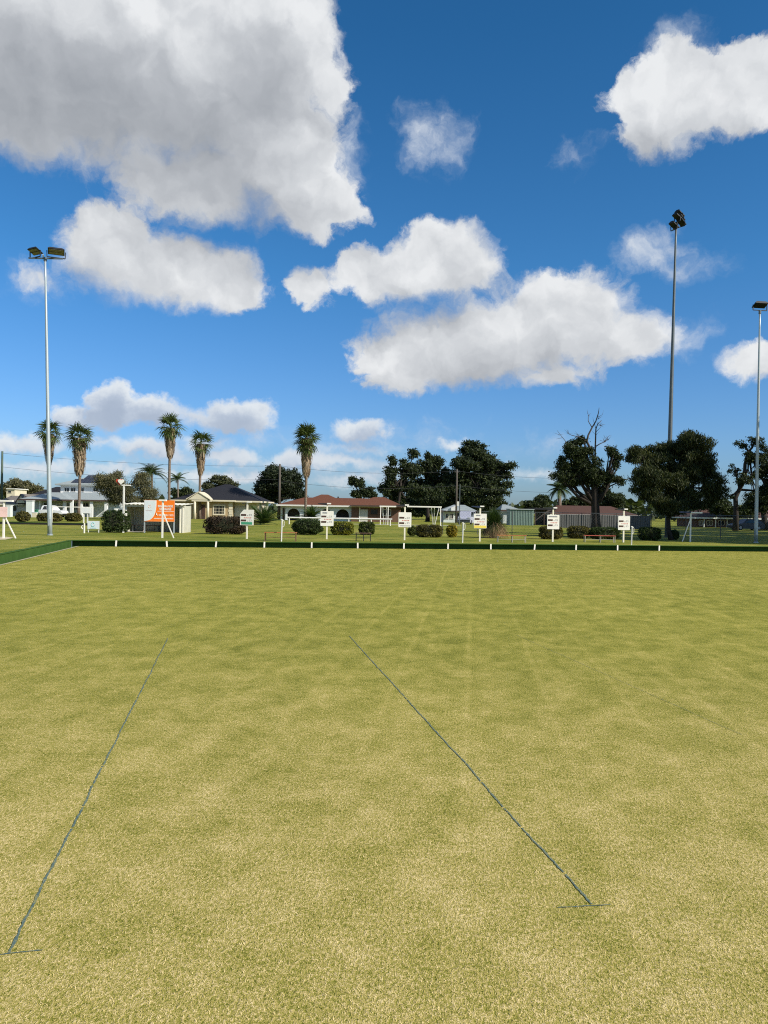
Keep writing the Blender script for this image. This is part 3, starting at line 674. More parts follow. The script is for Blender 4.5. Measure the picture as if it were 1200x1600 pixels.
# far woods closing the horizon all round
def far_woods():
    rng = np.random.default_rng(99); C = []
    for k in range(900):
        a = rng.uniform(-math.pi, math.pi); rad = rng.uniform(230, 330); hgt = 3.2 + 1.6 * math.sin(a * 9) + 1.2 * math.sin(a * 23 + 1) + rng.uniform(0, 1.6)
        n = 34; c = np.array([math.sin(a) * rad, math.cos(a) * rad, 0]); C.append(c + np.stack([rng.normal(size=n) * 3.2, rng.normal(size=n) * 3.2, rng.uniform(0, 1, n) ** .7 * hgt + .4], 1))
    V, Q = leaf_quads(rng, np.concatenate(C), 1.9, 1.3); V[:, 2] = np.maximum(V[:, 2], .05); V[:, 2] += LAWN
    o = npmesh('distant_woods', V, Q, DARKTREE, None); tag(o, 'low dark belt of far-off trees along the horizon', kind='stuff')
far_woods()
# olive feathery tree left of the shelter
tree('feathery_tree', 'feathery olive tree with forked trunk behind the metal shelter', 188, 98, [(175, 755, 22, 16), (160, 762, 14, 14), (196, 765, 22, 20), (222, 760, 20, 22), (235, 775, 12, 18), (215, 785, 22, 12), (178, 775, 18, 12), (182, 742, 10, 6), (218, 745, 12, 8)], WILLOW, 2600, 14, .24, .075, droop=.65, seed=60, trunk_r=.22, trunk_path=[(200, 805), (197, 795), (188, 780), (180, 770)], aspect=2.6, hollow=.5)
# tree with dead top
rt, bt, Lt = tree('dead_topped_tree', 'dark tree with bare dead branches sticking out of its top', 929, 64, [(893, 705, 16, 14), (880, 725, 14, 18), (900, 730, 22, 22), (925, 735, 24, 24), (872, 745, 12, 10), (895, 752, 22, 14), (935, 748, 22, 14), (957, 705, 10, 12), (962, 722, 10, 14), (950, 745, 12, 10), (968, 754, 9, 9), (905, 690, 14, 8), (940, 765, 18, 10), (915, 710, 14, 14)], DARKTREE, 3000, 14, .13, .088, seed=61, trunk_r=.42, trunk_path=[(931, 845), (931, 815), (930, 790), (929, 760), (927, 735)], hollow=.5)
def dl(pts, r0):
    q = [P(x, y, 64) - bt for x, y in pts]; m_.tube(q, [r0 * .66 * (1 - .82 * i / (len(q) - 1)) for i in range(len(q))], 6)
m_ = MB()
dl([(930, 795), (921, 770), (914, 755), (905, 745)], .18); dl([(932, 790), (940, 772), (952, 760), (975, 750), (995, 745)], .15)
dl([(929, 740), (925, 705), (917, 690), (919, 680), (925, 668), (931, 658), (935, 645), (936, 637)], .17); dl([(925, 668), (919, 658), (919, 648), (917, 640)], .06); dl([(930, 735), (930, 700), (931, 670), (934, 662), (940, 657)], .13)
dl([(918, 690), (905, 683), (893, 680), (884, 676)], .08); dl([(905, 683), (899, 674)], .04); dl([(880, 700), (884, 690), (876, 680), (870, 672)], .06); dl([(878, 684), (869, 686)], .03)
dl([(930, 698), (938, 693), (946, 690), (950, 682), (954, 680)], .07); dl([(946, 690), (944, 680)], .03); dl([(931, 670), (928, 660), (926, 652)], .04); dl([(934, 652), (941, 648), (943, 641)], .03); dl([(876, 680), (870, 678), (865, 676)], .025); dl([(931, 675), (938, 668), (941, 662)], .035)
for _ in range(46):
    x, y = random.choice([(934, 655), (938, 665), (944, 690), (902, 680), (873, 680), (920, 650), (931, 680), (950, 688), (888, 677)]); x2, y2 = x + random.uniform(-9, 9), y + random.uniform(-10, 3)
    dl([(x, y), ((x + x2) / 2 + random.uniform(-1, 1), (y + y2) / 2), (x2, y2)], .022)
m_.build('dead_branch', DEADWOOD, rt, smooth=True, local=True)
# sparse leaves on dying twigs
# drooping pepper tree
tree('drooping_tree', 'big drooping olive green tree with low hanging foliage at right', 1047, 55, [(1050, 712, 42, 26), (1080, 700, 26, 26), (1010, 712, 28, 16), (1000, 740, 22, 26), (1040, 745, 44, 36), (1090, 735, 36, 36), (1110, 765, 22, 26), (1060, 775, 46, 22), (1010, 770, 26, 22), (1078, 684, 14, 13), (1105, 730, 20, 26), (992, 705, 10, 9), (1040, 790, 30, 16), (1095, 790, 22, 10)], PEPPER, 6800, 15, .14, .055, droop=.75, seed=62, trunk_r=.17, trunk_path=[(1049, 846), (1045, 830), (1044, 812), (1046, 795), (1050, 770), (1055, 745)], aspect=4.4, hollow=.55, sub=15)
# right edge gum
tree('gum_tree', 'open dark gum tree with bent limbs at the right edge', 1150, 95, [(1160, 695, 10, 10), (1178, 690, 12, 10), (1150, 735, 10, 12), (1170, 715, 12, 10), (1185, 710, 14, 16), (1190, 738, 20, 16), (1160, 750, 14, 10), (1195, 765, 20, 18), (1176, 775, 14, 8), (1142, 775, 8, 4), (1205, 720, 16, 22), (1212, 755, 18, 24)], EUC, 1300, 14, .16, .13, seed=63, trunk_r=.32, trunk_path=[(1149, 832), (1150, 800), (1149, 778), (1155, 765), (1163, 750), (1164, 725), (1170, 705)], hollow=.5)
tree('gum_tree', 'thick dark shaded tree partly cut by the right edge', 1194, 105, [(1194, 785, 18, 18), (1182, 790, 14, 8), (1205, 770, 16, 20), (1175, 783, 10, 6)], DARKTREE, 800, 14, .25, .17, seed=64, trunk_r=.45)

# unseen trees added beyond the right edge to cast shade on the right side
for i, (xx, yy, hh) in enumerate(((40, 47, 20), (43, 55, 21), (47, 63, 22), (52, 72, 22), (57, 81, 22), (62, 91, 23), (50, 50, 23), (68, 101, 23))):
    k = F / yy; cxp = 600 + xx * k; tree('shade_tree', 'dark tree added beyond the right edge to cast shade, %s in its row' % ['first', 'second', 'third', 'fourth', 'fifth', 'sixth', 'seventh', 'eighth'][i], cxp, yy, [(cxp + random.uniform(-2, 2) * k, 806 - (hh * f - 1.75) * k, rr * k, rv * k) for f, rr, rv in ((.85, 3.4, 3.0), (.66, 4.6, 3.6), (.46, 4.6, 3.4), (.60, 5.0, 3.2), (.34, 4.0, 2.6))], DARKTREE, 1700, 12, .5, .52, seed=90 + i, trunk_r=.35, group='shade trees added beyond the right edge')
# ------------------------------------------------------------------ palms
FANG = leafmat('palm_fan', [(0, (.035, .055, .014)), (.6, (.065, .095, .024)), (1, (.11, .14, .04))], .2, .45)
DEADFAN = leafmat('dead_palm_fan', [(0, (.09, .062, .040)), (.5, (.24, .18, .12)), (1, (.42, .34, .25))], .1, .8)
def fan_mesh():
    m = MB(); m.tube([(0, 0, 0), (0, .4, .06), (0, .82, .03)], [.03, .025, .02], 5)
    nb = 13
    for i in range(nb):
        a = R(-100 + 200 * i / (nb - 1)); L_ = 1.12 * (1 - .32 * abs(a) / R(100)); sx, cy = math.sin(a), math.cos(a)
        p0 = Vector((0, .80, .03)); p1 = p0 + Vector((sx * .9, cy, -.10 + .12 * math.cos(i * 2.2))) * L_ * .6; p2 = p0 + Vector((sx * .85, cy * .95, -.38 + .10 * math.cos(i * 2.2))) * L_ * 1.06
        s = Vector((cy, -sx, 0)) * .058
        m.add([p0 + s * .3, p1 + s, p2 + s * .1, p2 - s * .1, p1 - s, p0 - s * .3], [(0, 1, 4, 5), (1, 2, 3, 4)])
    return m
fan_me = None
def fan_palm(label, px, pyb, ytop, ycr, ysk, Z, seed, nf=34, rs=1.0, skw=(.85, .46), low=1.0):
    """ycr: crown centre row, ysk: lower end of the skirt of dead leaves"""
    global fan_me
    b = base(px, Z); k = Z / F; rg = random.Random(seed); rng = np.random.default_rng(seed)
    root = thing('fan_palm', label, 'palm', b, 'tall fan palms in front of the houses')
    hc = (P(px, ycr, Z) - b); hs = (P(px, ysk, Z) - b); lean = Vector((rg.uniform(-.1, .1), 0, 0))
    hc.x = 0; hs.x = 0
    m = MB(); n = 8
    m.tube([Vector((0, 0, -.05)) + (hc + Vector((0, 0, .05))) * (i / n) + lean * math.sin(i / n * 3.1) for i in range(n + 1)], [.30 if i == 0 else .20 - .02 * i / n for i in range(n + 1)], 10)
    m.build('trunk', PALMBARK, root, smooth=True, local=True)
    zt, zb = hc.z - .1, hs.z
    C = []; N = 1500
    V = np.zeros((N * 4, 3)); 
    for i in range(N):
        f = rng.uniform(0, 1); z = zb + (zt - zb) * f; a = rng.uniform(0, 2 * math.pi)
        rad = (skw[1] + (skw[0] - skw[1]) * min(1, f * 1.3)) * rng.uniform(.55, 1.08) * (1 + .12 * math.sin(3 * a + f * 5))
        if f < .12: rad *= .6 + 3.3 * f
        ln = rng.uniform(.35, .8); wv = rng.uniform(.03, .10); c, s = math.cos(a), math.sin(a)
        p = np.array([c * rad, s * rad, z]); q = np.array([c * rad * .86 + rng.normal() * .06, s * rad * .86 + rng.normal() * .06, z - ln]); t = np.array([-s, c, 0]) * wv
        V[4 * i:4 * i + 4] = [p - t, p + t, q + t * .3, q - t * .3]
    npmesh('dead_leaf_skirt', V, np.arange(4 * N).reshape(N, 4), DEADFAN, root)
    core = MB(); core.tube([(0, 0, zb + .15), (0, 0, zb + .7), (0, 0, zt)], [skw[1] * .55, skw[1] * .8, skw[0] * .75], 9); core.build('skirt_core', pmat('skirt_brown', (.08, .06, .045), .95, var=.4, scale=6), root, local=True)
    if fan_me is None: fo_ = fan_mesh().build('frond', FANG); fan_me = fo_.data; bpy.data.objects.remove(fo_)
    for i in range(nf):
        o = bpy.data.objects.new('frond', fan_me); col.objects.link(o); o.parent = root
        f = (i + .5) / nf; pitch = R(86 - (108 + 22 * f * f) * f ** .8 + rg.uniform(-12, 12)); yaw = i * 2.39996 + rg.uniform(-.3, .3)
        o.rotation_euler = Euler((pitch, rg.uniform(-.5, .5), yaw), 'XYZ'); o.location = (0, 0, hc.z + .35 - .65 * f * low)
        sc = rs * 1.2 * rg.uniform(.85, 1.12) * (.92 if f < .2 else 1.0); o.scale = (sc, sc, sc)
    return root
fan_palm('fan palm half hidden behind the left floodlight pole', 75, 806, 652, 677, 720, 112, 1)
fan_palm('fan palm with the longest dead skirt, second from the left', 122.5, 808, 658, 684, 738, 108, 2, skw=(.98, .66))
fan_palm('tallest fan palm rising above the orange sign', 264, 800, 646, 668, 712, 112, 3)
fan_palm('slimmer fan palm in front of the beige house portico', 312, 811, 674, 693, 738, 114, 4, nf=28, rs=.93, skw=(.80, .42))
fan_palm('dense headed fan palm in front of the red roofed house', 477, 800, 658, 684, 742, 112, 5, nf=60, rs=1.0, skw=(.90, .58), low=1.9)

def pinnate_mesh(L_, arch, nl, ll, wl):
    m = MB(); pts = []
    for i in range(9):
        f = i / 8; pts.append(Vector((0, L_ * (f - .12 * arch * f * f), L_ * (.55 * arch * f - 1.05 * arch * f * f))))
    m.tube(pts, [.03 - .022 * i / 8 for i in range(9)], 4)
    for i in range(nl):
        f = .12 + .88 * i / (nl - 1); q = f * 8; j = min(7, int(q)); p = pts[j].lerp(pts[j + 1], q - j); t = (pts[j + 1] - pts[j]).normalized()
        l2 = ll * math.sin(math.pi * (.18 + .78 * f)) + .1
        for s in (-1, 1):
            dr = (Vector((s, 0, 0)) * .85 + t * .55 + Vector((0, 0, -.25 * arch))).normalized(); sd = t * wl
            e = p + dr * l2; m.add([p - sd * .5, p + sd * .5, e + Vector((0, 0, -.15 * l2 * arch)) + sd * .1, e + Vector((0, 0, -.15 * l2 * arch)) - sd * .1], [(0, 1, 2, 3)])
    return m
def feather_palm(name, label, px, ycr, Z, nf, L_, arch, mat, seed, trunk_r=.16, pmin=-10, pmax=75, cat='palm', base_z=None, nl=22, ll=.5, wl=.07):
    b = base(px, Z); rg = random.Random(seed); root = thing(name, label, cat, b); hc = P(px, ycr, Z) - b; hc.x = 0; hc.y = 0
    if trunk_r and hc.z > .3: MB().tube([(0, 0, -.05), (.08, 0, hc.z * .5), (0, 0, hc.z + .05)], [trunk_r * 1.3, trunk_r, trunk_r * .9], 9).build('trunk', PALMBARK, root, smooth=True, local=True)
    fo_ = pinnate_mesh(L_, arch, nl, ll, wl).build('frond', mat); me = fo_.data; bpy.data.objects.remove(fo_)
    for i in range(nf):
        o = bpy.data.objects.new('frond', me); col.objects.link(o); o.parent = root; f = (i + .5) / nf
        o.rotation_euler = Euler((R(pmax + (pmin - pmax) * f + rg.uniform(-8, 8)), rg.uniform(-.3, .3), i * 2.39996 + rg.uniform(-.25, .25)), 'XYZ'); o.location = (0, 0, max(.12, hc.z))
        s = rg.uniform(.85, 1.12); o.scale = (s, s, s)
    return root
FEATH = leafmat('feather_frond', [(0, (.025, .045, .014)), (.6, (.05, .08, .024)), (1, (.09, .12, .045))], .2, .5)
CYCAD = leafmat('cycad_frond', [(0, (.022, .045, .014)), (.6, (.045, .080, .022)), (1, (.09, .13, .04))], .2, .45)
feather_palm('feather_palm', 'arching feather palm behind the metal shelter', 236, 742, 112, 20, 2.6, .95, FEATH, 11, .16, 0, 75, nl=30, ll=.7)
feather_palm('feather_palm', 'small dark feather palm between the two tall palms', 277, 750, 150, 12, 2.6, .7, FEATH, 12, .14, -10, 70, ll=.7, wl=.12)
feather_palm('feather_palm', 'small dark palm under the left side of the dead-topped tree', 873, 765, 118, 20, 2.0, .8, FEATH, 13, .3, -30, 70, ll=.7, wl=.12)
feather_palm('cycad', 'large spiky cycad behind the first scoreboard', 412, 818, 82, 54, 2.35, .30, CYCAD, 14, 0, 4, 82, cat='cycad', nl=30, ll=.34, wl=.06)
feather_palm('cycad', 'spiky cycad in front of the white arches', 486, 811, 98, 40, 1.9, .42, CYCAD, 15, 0, 0, 80, cat='cycad', nl=26, ll=.34, wl=.07)
# yucca / grass tree with a skirt of dead leaves
def yucca(px, py, label):
    Z = ZG(px, py); b = P(px, py, Z); b.z = LAWN; b.y += .6
    root = thing('yucca', label, 'yucca', b); rng = np.random.default_rng(5)
    def strips(n, z0, z1, r, lo, hi, w0, bend):
        V = np.zeros((n * 8, 3)); Q = []
        for i in range(n):
            a = rng.uniform(0, 2 * math.pi); e = rng.uniform(lo, hi); L_ = r * rng.uniform(.75, 1.15); z = rng.uniform(z0, z1); h = np.array([math.cos(a), math.sin(a), 0]); t = np.array([-h[1], h[0], 0]) * w0
            p = np.array([rng.normal() * .12, rng.normal() * .12, z])
            for j in range(4):
                f = j / 3; q = p + h * L_ * f * math.cos(e) + np.array([0, 0, 1]) * (L_ * f * math.sin(e) - bend * f * f * L_)
                q[2] = max(q[2], .015)
                ww = t * (1 - .85 * f); V[i * 8 + 2 * j] = q - ww; V[i * 8 + 2 * j + 1] = q + ww
            for j in range(3): Q.append((i * 8 + 2 * j, i * 8 + 2 * j + 1, i * 8 + 2 * j + 3, i * 8 + 2 * j + 2))
        return V, np.array(Q)
    V, Q = strips(2600, .75, 1.2, 1.12, R(-30), R(84), .013, .12); npmesh('green_leaves', V, Q, CYCAD, root)
    V, Q = strips(1500, .75, 1.15, 1.0, R(-15), R(15), .014, .85); npmesh('dead_leaves', V, Q, leafmat('dead_yucca', [(0, (.09, .06, .03)), (.6, (.20, .14, .075)), (1, (.34, .26, .15))], .1, .8), root)
    MB().tube([(0, 0, -.02), (0, 0, .6), (0, 0, 1.1)], [.35, .30, .25], 9).build('trunk', PALMBARK, root, local=True)
yucca(774, 841, 'big yucca with green spikes above a skirt of brown dead leaves')

# ------------------------------------------------------------------ buildings
def X(px, Z, py=798): return P(px, py, Z).x
def HZ(px, py, Z): return P(px, py, Z).z
def text_obj(body, size, mat, parent, loc, align='CENTER', bold=0.0, name='lettering', width=None):
    cu = bpy.data.curves.new('txt', 'FONT'); cu.body = body; cu.size = size; cu.align_x = align; cu.offset = bold; cu.extrude = .003; cu.resolution_u = 3
    to = bpy.data.objects.new('txt', cu); col.objects.link(to); bpy.context.view_layer.update()
    me = bpy.data.meshes.new_from_object(to.evaluated_get(bpy.context.evaluated_depsgraph_get())); bpy.data.objects.remove(to); bpy.data.curves.remove(cu)
    if width:
        xs = [v.co.x for v in me.vertices]; f = width / (max(xs) - min(xs))
        for v in me.vertices: v.co.x *= f
    me.materials.clear(); me.materials.append(mat)
    o = bpy.data.objects.new(name, me); col.objects.link(o); o.parent = parent; o.location = loc; o.rotation_euler = (R(90), 0, 0); origin[o] = origin.get(parent); return o
def wbox(root, name, mat, px0, px1, y0, y1, Z, depth, parent=None, zoff=0.0):
    """front face spans px0..px1 and rows y0 (top)..y1 (bottom; None = ground) at depth Z"""
    x0, x1 = X(px0, Z), X(px1, Z); pm = (px0 + px1) / 2
    z1 = HZ(pm, y0, Z); z0 = LAWN - .04 if y1 is None else HZ(pm, y1, Z)
    return MB().box(x0, x1, Z + zoff, Z + zoff + depth, z0, z1).build(name, mat, parent or root)
def hip(root, name, mat, x0, x1, y0, y1, ze, rx0, rx1, zr, over=.45, ry=None, fascia=None, parent=None):
    x0 -= over; x1 += over; y0 -= over; y1 += over; yr = ry if ry is not None else (y0 + y1) / 2
    m = MB(); m.add([(x0, y0, ze), (x1, y0, ze), (x1, y1, ze), (x0, y1, ze), (rx0, yr, zr), (rx1, yr, zr)], [(0, 1, 5, 4), (1, 2, 5), (2, 3, 4, 5), (3, 0, 4), (3, 2, 1, 0)])
    o = m.build(name, mat, parent or root)
    if fascia:
        t = .2
        for q in ((x0 - .02, x1 + .02, y0 - .06, y0 - .005), (x0 - .06, x0 - .022, y0 - .06, y1 + .02), (x1 + .022, x1 + .06, y0 - .06, y1 + .02)): MB().box(*q, ze - t, ze + .03).build('gutter', fascia, o)
    return o
def window(root, px0, px1, y0, y1, Z, frame=WHITE, glass=DARKGLASS, bars=(1, 1), t=.07, name='window'):
    x0, x1 = X(px0, Z), X(px1, Z); pm = (px0 + px1) / 2; z1, z0 = HZ(pm, y0, Z), HZ(pm, y1, Z); ya = Z - .07; yb = Z - .003
    m = MB(); m.box(x0, x1, ya, yb, z1 - t, z1); m.box(x0, x1, ya, yb, z0, z0 + t); m.box(x0, x0 + t, ya, yb, z0 + t, z1 - t); m.box(x1 - t, x1, ya, yb, z0 + t, z1 - t)
    for i in range(1, bars[0]): xx = x0 + (x1 - x0) * i / bars[0]; m.box(xx - .025, xx + .025, ya + .01, yb, z0 + t, z1 - t)
    for i in range(1, bars[1]): zz = z0 + (z1 - z0) * i / bars[1]; m.box(x0 + t, x1 - t, ya + .014, yb, zz - .02, zz + .02)
    wn = m.build(name, frame, root)
    MB().box(x0 + t, x1 - t, Z - .03, Z - .006, z0 + t, z1 - t).build('pane', glass, wn)
    return wn
RENDER_W = pmat('white_render', (.72, .73, .72), .8, var=.06, scale=1.2)
RENDER_G = pmat('pale_render', (.62, .66, .64), .8, var=.08, scale=1.2)
RENDER_C = pmat('cream_render', (.62, .56, .42), .8, var=.08, scale=1.2)
RENDER_B = pmat('beige_render', (.40, .30, .17), .85, var=.08, scale=1.2)
BRICK = pmat('brown_brick', (.15, .085, .058), .9, var=.2, scale=9)
ROOFGREY = pmat('grey_metal_roof', (.30, .335, .33), .5, var=.08, scale=1.5, stretch=(8, 1, 1))
ROOFDARK = pmat('dark_tile_roof', (.022, .022, .026), .7, var=.25, scale=6, spec=.2)
ROOFRED = pmat('red_tile_roof', (.135, .050, .024), .8, var=.18, scale=7, bump=.5, bscale=9)
ROOFBROWN = pmat('brown_tile_roof', (.085, .042, .03), .85, var=.18, scale=7)
ROOFOLD = pmat('old_grey_roof', (.16, .145, .13), .85, var=.2, scale=5)
SOLAR = pmat('solar_cell', (.012, .015, .028), .25, var=.2, scale=3, spec=.5)
DARKWOOD = pmat('dark_fascia', (.07, .045, .035), .7, var=.2)
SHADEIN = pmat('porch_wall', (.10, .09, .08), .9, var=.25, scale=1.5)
FENCEG = pmat('grey_sheet_fence', (.115, .115, .112), .6, var=.10, scale=2)  # base colour lowered to stand in for the shade on the fence
SHEDG = pmat('pale_green_sheet', (.19, .265, .23), .6, var=.08, scale=1.5)  # darkened in the colour for the shade the shed stands in
DOORW = pmat('pale_door', (.55, .53, .48), .7, var=.08)
GREENBIN = pmat('green_bin', (.03, .16, .09), .6)

# two-storey house with solar panels (left)
Z = 124.0; r = thing('two_storey_house', 'white two-storey house with dark solar panels on a grey roof', 'house', base(135, Z))
wbox(r, 'wall', RENDER_W, 94, 168, 757, None, Z, 9)
ro = hip(r, 'roof', ROOFGREY, X(94, Z), X(168, Z), Z, Z + 9, HZ(130, 757, Z), X(140, Z), X(158, Z), HZ(148, 739, Z), .6, fascia=ROOFGREY)
zf0, zf1 = HZ(130, 757, Z), HZ(148, 739, Z)
for i in range(7):
    a = X(110 + i * 6.4, Z); 
    for row in range(2):
        if i < 2 and row == 1: continue
        f0, f1 = (.12, .47) if row == 0 else (.50, .85); yy = lambda f: Z - .6 + 5.1 * f; zz = lambda f: zf0 + (zf1 - zf0) * f + .06
        dxx = X(116, Z) - X(110, Z)
        m = MB(); m.add([(a, yy(f0), zz(f0)), (a + dxx, yy(f0), zz(f0)), (a + dxx, yy(f1), zz(f1)), (a, yy(f1), zz(f1)), (a, yy(f0), zz(f0) - .04), (a + dxx, yy(f0), zz(f0) - .04), (a + dxx, yy(f1), zz(f1) - .04), (a, yy(f1), zz(f1) - .04)],
                        [(0, 1, 2, 3), (7, 6, 5, 4), (0, 4, 5, 1), (1, 5, 6, 2), (2, 6, 7, 3), (3, 7, 4, 0)]); m.build('solar_panel', SOLAR, ro)
for a, c in ((100, 108), (110, 118), (124, 131), (145, 153)): window(r, a, c, 762, 768.5, Z, RENDER_W, bars=(2, 1), t=.05)
# long low grey roofed house in front
Z = 113.0; r = thing('low_grey_house', 'long low house with a light grey roof behind the left palms', 'house', base(100, Z))
wbox(r, 'wall', RENDER_G, 46, 166, 782, None, Z + 2.2, 8)
hip(r, 'roof', ROOFGREY, X(46, Z), X(166, Z), Z, Z + 7, HZ(100, 780.5, Z), X(85, Z), X(150, Z), HZ(110, 768.5, Z), .4, fascia=DARKWOOD)
g2 = hip(r, 'gable_roof', ROOFGREY, X(46, Z), X(117, Z), Z - 2.5, Z + 5, HZ(80, 780.5, Z), X(74, Z), X(88, Z), HZ(80, 769, Z), .3, fascia=DARKWOOD)
for px in (50, 60.5, 98, 109, 124, 140, 163): wbox(r, 'column', RENDER_W, px, px + (4.5 if px > 90 else 2.5), 781.5, None, Z - 1.8 if px < 117 else Z - .2, .35)
for a, c, m_ in ((68, 80, DARKGLASS), (86, 97, RENDER_W), (104, 108, DARKGLASS), (114, 122, DARKGLASS), (128, 139, DARKGLASS), (146, 160, RENDER_W)):
    window(r, a, c, 785.5, 797 if m_ is DARKGLASS else 791, Z + 2.2, RENDER_W, m_, (2, 1), .06)
Z = 132.0; r = thing('dark_roofed_house', 'dark hip roofed house half hidden behind the low grey house', 'house', base(70, Z))
wbox(r, 'wall', RENDER_C, 40, 98, 776, None, Z, 8); hip(r, 'roof', ROOFDARK, X(40, Z), X(98, Z), Z, Z + 8, HZ(70, 777, Z), X(72, Z), X(84, Z), HZ(78, 759.5, Z), .6, fascia=DARKWOOD)
# small cream house (far left)
Z = 116.0; r = thing('small_cream_house', 'small cream gabled house with an old grey roof at the far left', 'house', base(20, Z))
wbox(r, 'wall', RENDER_C, -6, 41, 787, None, Z, 7)
hip(r, 'roof', ROOFOLD, X(-6, Z), X(34, Z), Z, Z + 7, HZ(15, 787.5, Z), X(0, Z), X(29, Z), HZ(15, 774, Z), .4, fascia=RENDER_C)
m = MB().prism([(X(29, Z), HZ(35, 786, Z)), (X(43, Z), HZ(35, 786, Z)), (X(36.5, Z), HZ(36, 774, Z))], Z - .9, Z + 5); fix_normals(m.build('gable', RENDER_C, r))
for sg in (-1, 1):
    xa, xb = X(36.5, Z), X(28 if sg < 0 else 44, Z); za, zb = HZ(36, 773.2, Z), HZ(36, 786.4, Z)
    m = MB(); m.add([(xa, Z - 1.05, za), (xb, Z - 1.05, zb), (xb, Z + 5.2, zb), (xa, Z + 5.2, za), (xa, Z - 1.05, za + .14), (xb, Z - 1.05, zb + .14), (xb, Z + 5.2, zb + .14), (xa, Z + 5.2, za + .14)], [(0, 1, 2, 3), (7, 6, 5, 4), (0, 4, 5, 1), (1, 5, 6, 2), (2, 6, 7, 3), (3, 7, 4, 0)]); fix_normals(m.build('gable_roof', ROOFOLD, r))
window(r, 3, 12, 791, 800, Z, RENDER_W, bars=(2, 1)); window(r, 20, 27, 790, 799, Z, RENDER_W)
Z = 150.0; r = thing('cream_upper_storey', 'square cream upper storey peeping over the small cream house', 'house', base(15, Z))
wbox(r, 'wall', RENDER_C, 9.5, 22.5, 764.5, None, Z, 5); wbox(r, 'roof', OLDWHITE, 8.8, 23.2, 763, 764.4, Z - .3, 5.6); window(r, 11.5, 18, 766.5, 770.5, Z, RENDER_C)
for i, (a, c, yt, lab) in enumerate(((40.5, 50, 783, 'tall pale gate pillar right of the small cream house'), (9.5, 16, 790, 'short pale gate pillar in front of the small cream house'))):
    Zp = 104.0; r = thing('gate_pillar', lab, 'pillar', base((a + c) / 2, Zp)); wbox(r, 'shaft', RENDER_G, a, c, yt, None, Zp, .7); wbox(r, 'capstone', RENDER_W, a - .5, c + .5, yt - 1, yt - .05, Zp - .05, .8)
Zp = 104.0; r = thing('garden_wall', 'low pale garden wall beside the tall gate pillar', 'wall', base(52, Zp)); wbox(r, 'masonry', RENDER_C, 50.2, 57, 801, None, Zp, .3); wbox(r, 'coping', RENDER_W, 50.1, 57.3, 800.2, 800.95, Zp - .04, .4)
Zp = 106.0; r = thing('wheelie_bin', 'green wheelie bin beside the white car', 'bin', base(53.5, Zp)); wbox(r, 'body', GREENBIN, 51, 57, 797, None, Zp, .6); wbox(r, 'lid', GREENBIN, 50.6, 57.4, 796, 796.95, Zp - .06, .72)

# beige house with portico
Z = 114.0; r = thing('beige_house', 'beige house with a dark tiled roof and a columned portico', 'house', base(320, Z))
wbox(r, 'wall', RENDER_B, 272, 363, 782, None, Z, 12); wbox(r, 'garage_wall', RENDER_C, 363, 405, 784.5, None, Z + 1.5, 9)
ro = hip(r, 'roof', ROOFDARK, X(272, Z), X(402, Z), Z, Z + 13, HZ(335, 782, Z), X(336, Z), X(346, Z), HZ(340, 754.5, Z), .5, fascia=RENDER_C)
hip(ro, 'wing_roof', ROOFDARK, X(316, Z), X(363, Z), Z - .2, Z + 7, HZ(340, 781.5, Z), X(338, Z), X(341, Z), HZ(340, 764, Z), .45, ry=Z + 5, fascia=RENDER_C, parent=ro)
x0, x1 = X(298, Z), X(330.5, Z); zb, zt = HZ(314, 781, Z), HZ(314, 770, Z)
po = fix_normals(MB().prism([(x0, zb), (x1, zb), ((x0 + x1) / 2, zt)], Z - 1.9, Z + 2).build('portico_gable', RENDER_C, r))
m = MB()
for sg in (0, 1):
    xa, xb = (x0 + x1) / 2, (x0 - .25 if sg == 0 else x1 + .25)
    m.add([(xa, Z - 2, zt + .02), (xb, Z - 2, zb - .02), (xb, Z + 2, zb - .02), (xa, Z + 2, zt + .02), (xa, Z - 2, zt + .14), (xb, Z - 2, zb + .10), (xb, Z + 2, zb + .10), (xa, Z + 2, zt + .14)], [(0, 1, 2, 3), (7, 6, 5, 4), (0, 4, 5, 1), (1, 5, 6, 2), (2, 6, 7, 3), (3, 7, 4, 0)])
fix_normals(m.build('portico_roof', RENDER_C, po))
wbox(r, 'portico_beam', RENDER_C, 299, 329.5, 781.1, 783.5, Z - 1.85, .35)
for px in (304, 324.5): 
    c = base(px, Z - 1.7); MB().tube([(c.x, Z - 1.7, LAWN - .03), (c.x, Z - 1.7, HZ(px, 783.6, Z))], [.2, .17], 12).build('column', RENDER_C, r, smooth=True)
dr = wbox(r, 'door', DARKWOOD, 310.5, 320.5, 788.5, None, Z - .06, .05); wbox(r, 'door_glass', DARKGLASS, 312, 314.5, 790.5, 803, Z - .08, .015, parent=dr); wbox(r, 'door_panel', BROWNP, 316, 319.5, 790.5, 806, Z - .08, .015, parent=dr)
window(r, 332.5, 352, 788.5, 805, Z, RENDER_C, bars=(4, 3), t=.2); window(r, 288.5, 299, 787.5, 803.5, Z, RENDER_C, bars=(3, 3), t=.18)
for i in range(6): wbox(r, 'quoin', RENDER_C, 357.5 - (i % 2) * .8, 363.3, 783.8 + i * 4.1, 787.5 + i * 4.1, Z - .06, .055)
gd = wbox(r, 'garage_door', DOORW, 366.5, 388, 791.5, None, Z + 1.42, .07)
for i in range(4): wbox(r, 'door_rib', RENDER_W, 366.8, 387.7, 795 + i * 4, 795.35 + i * 4, Z + 1.405, .012, parent=gd)

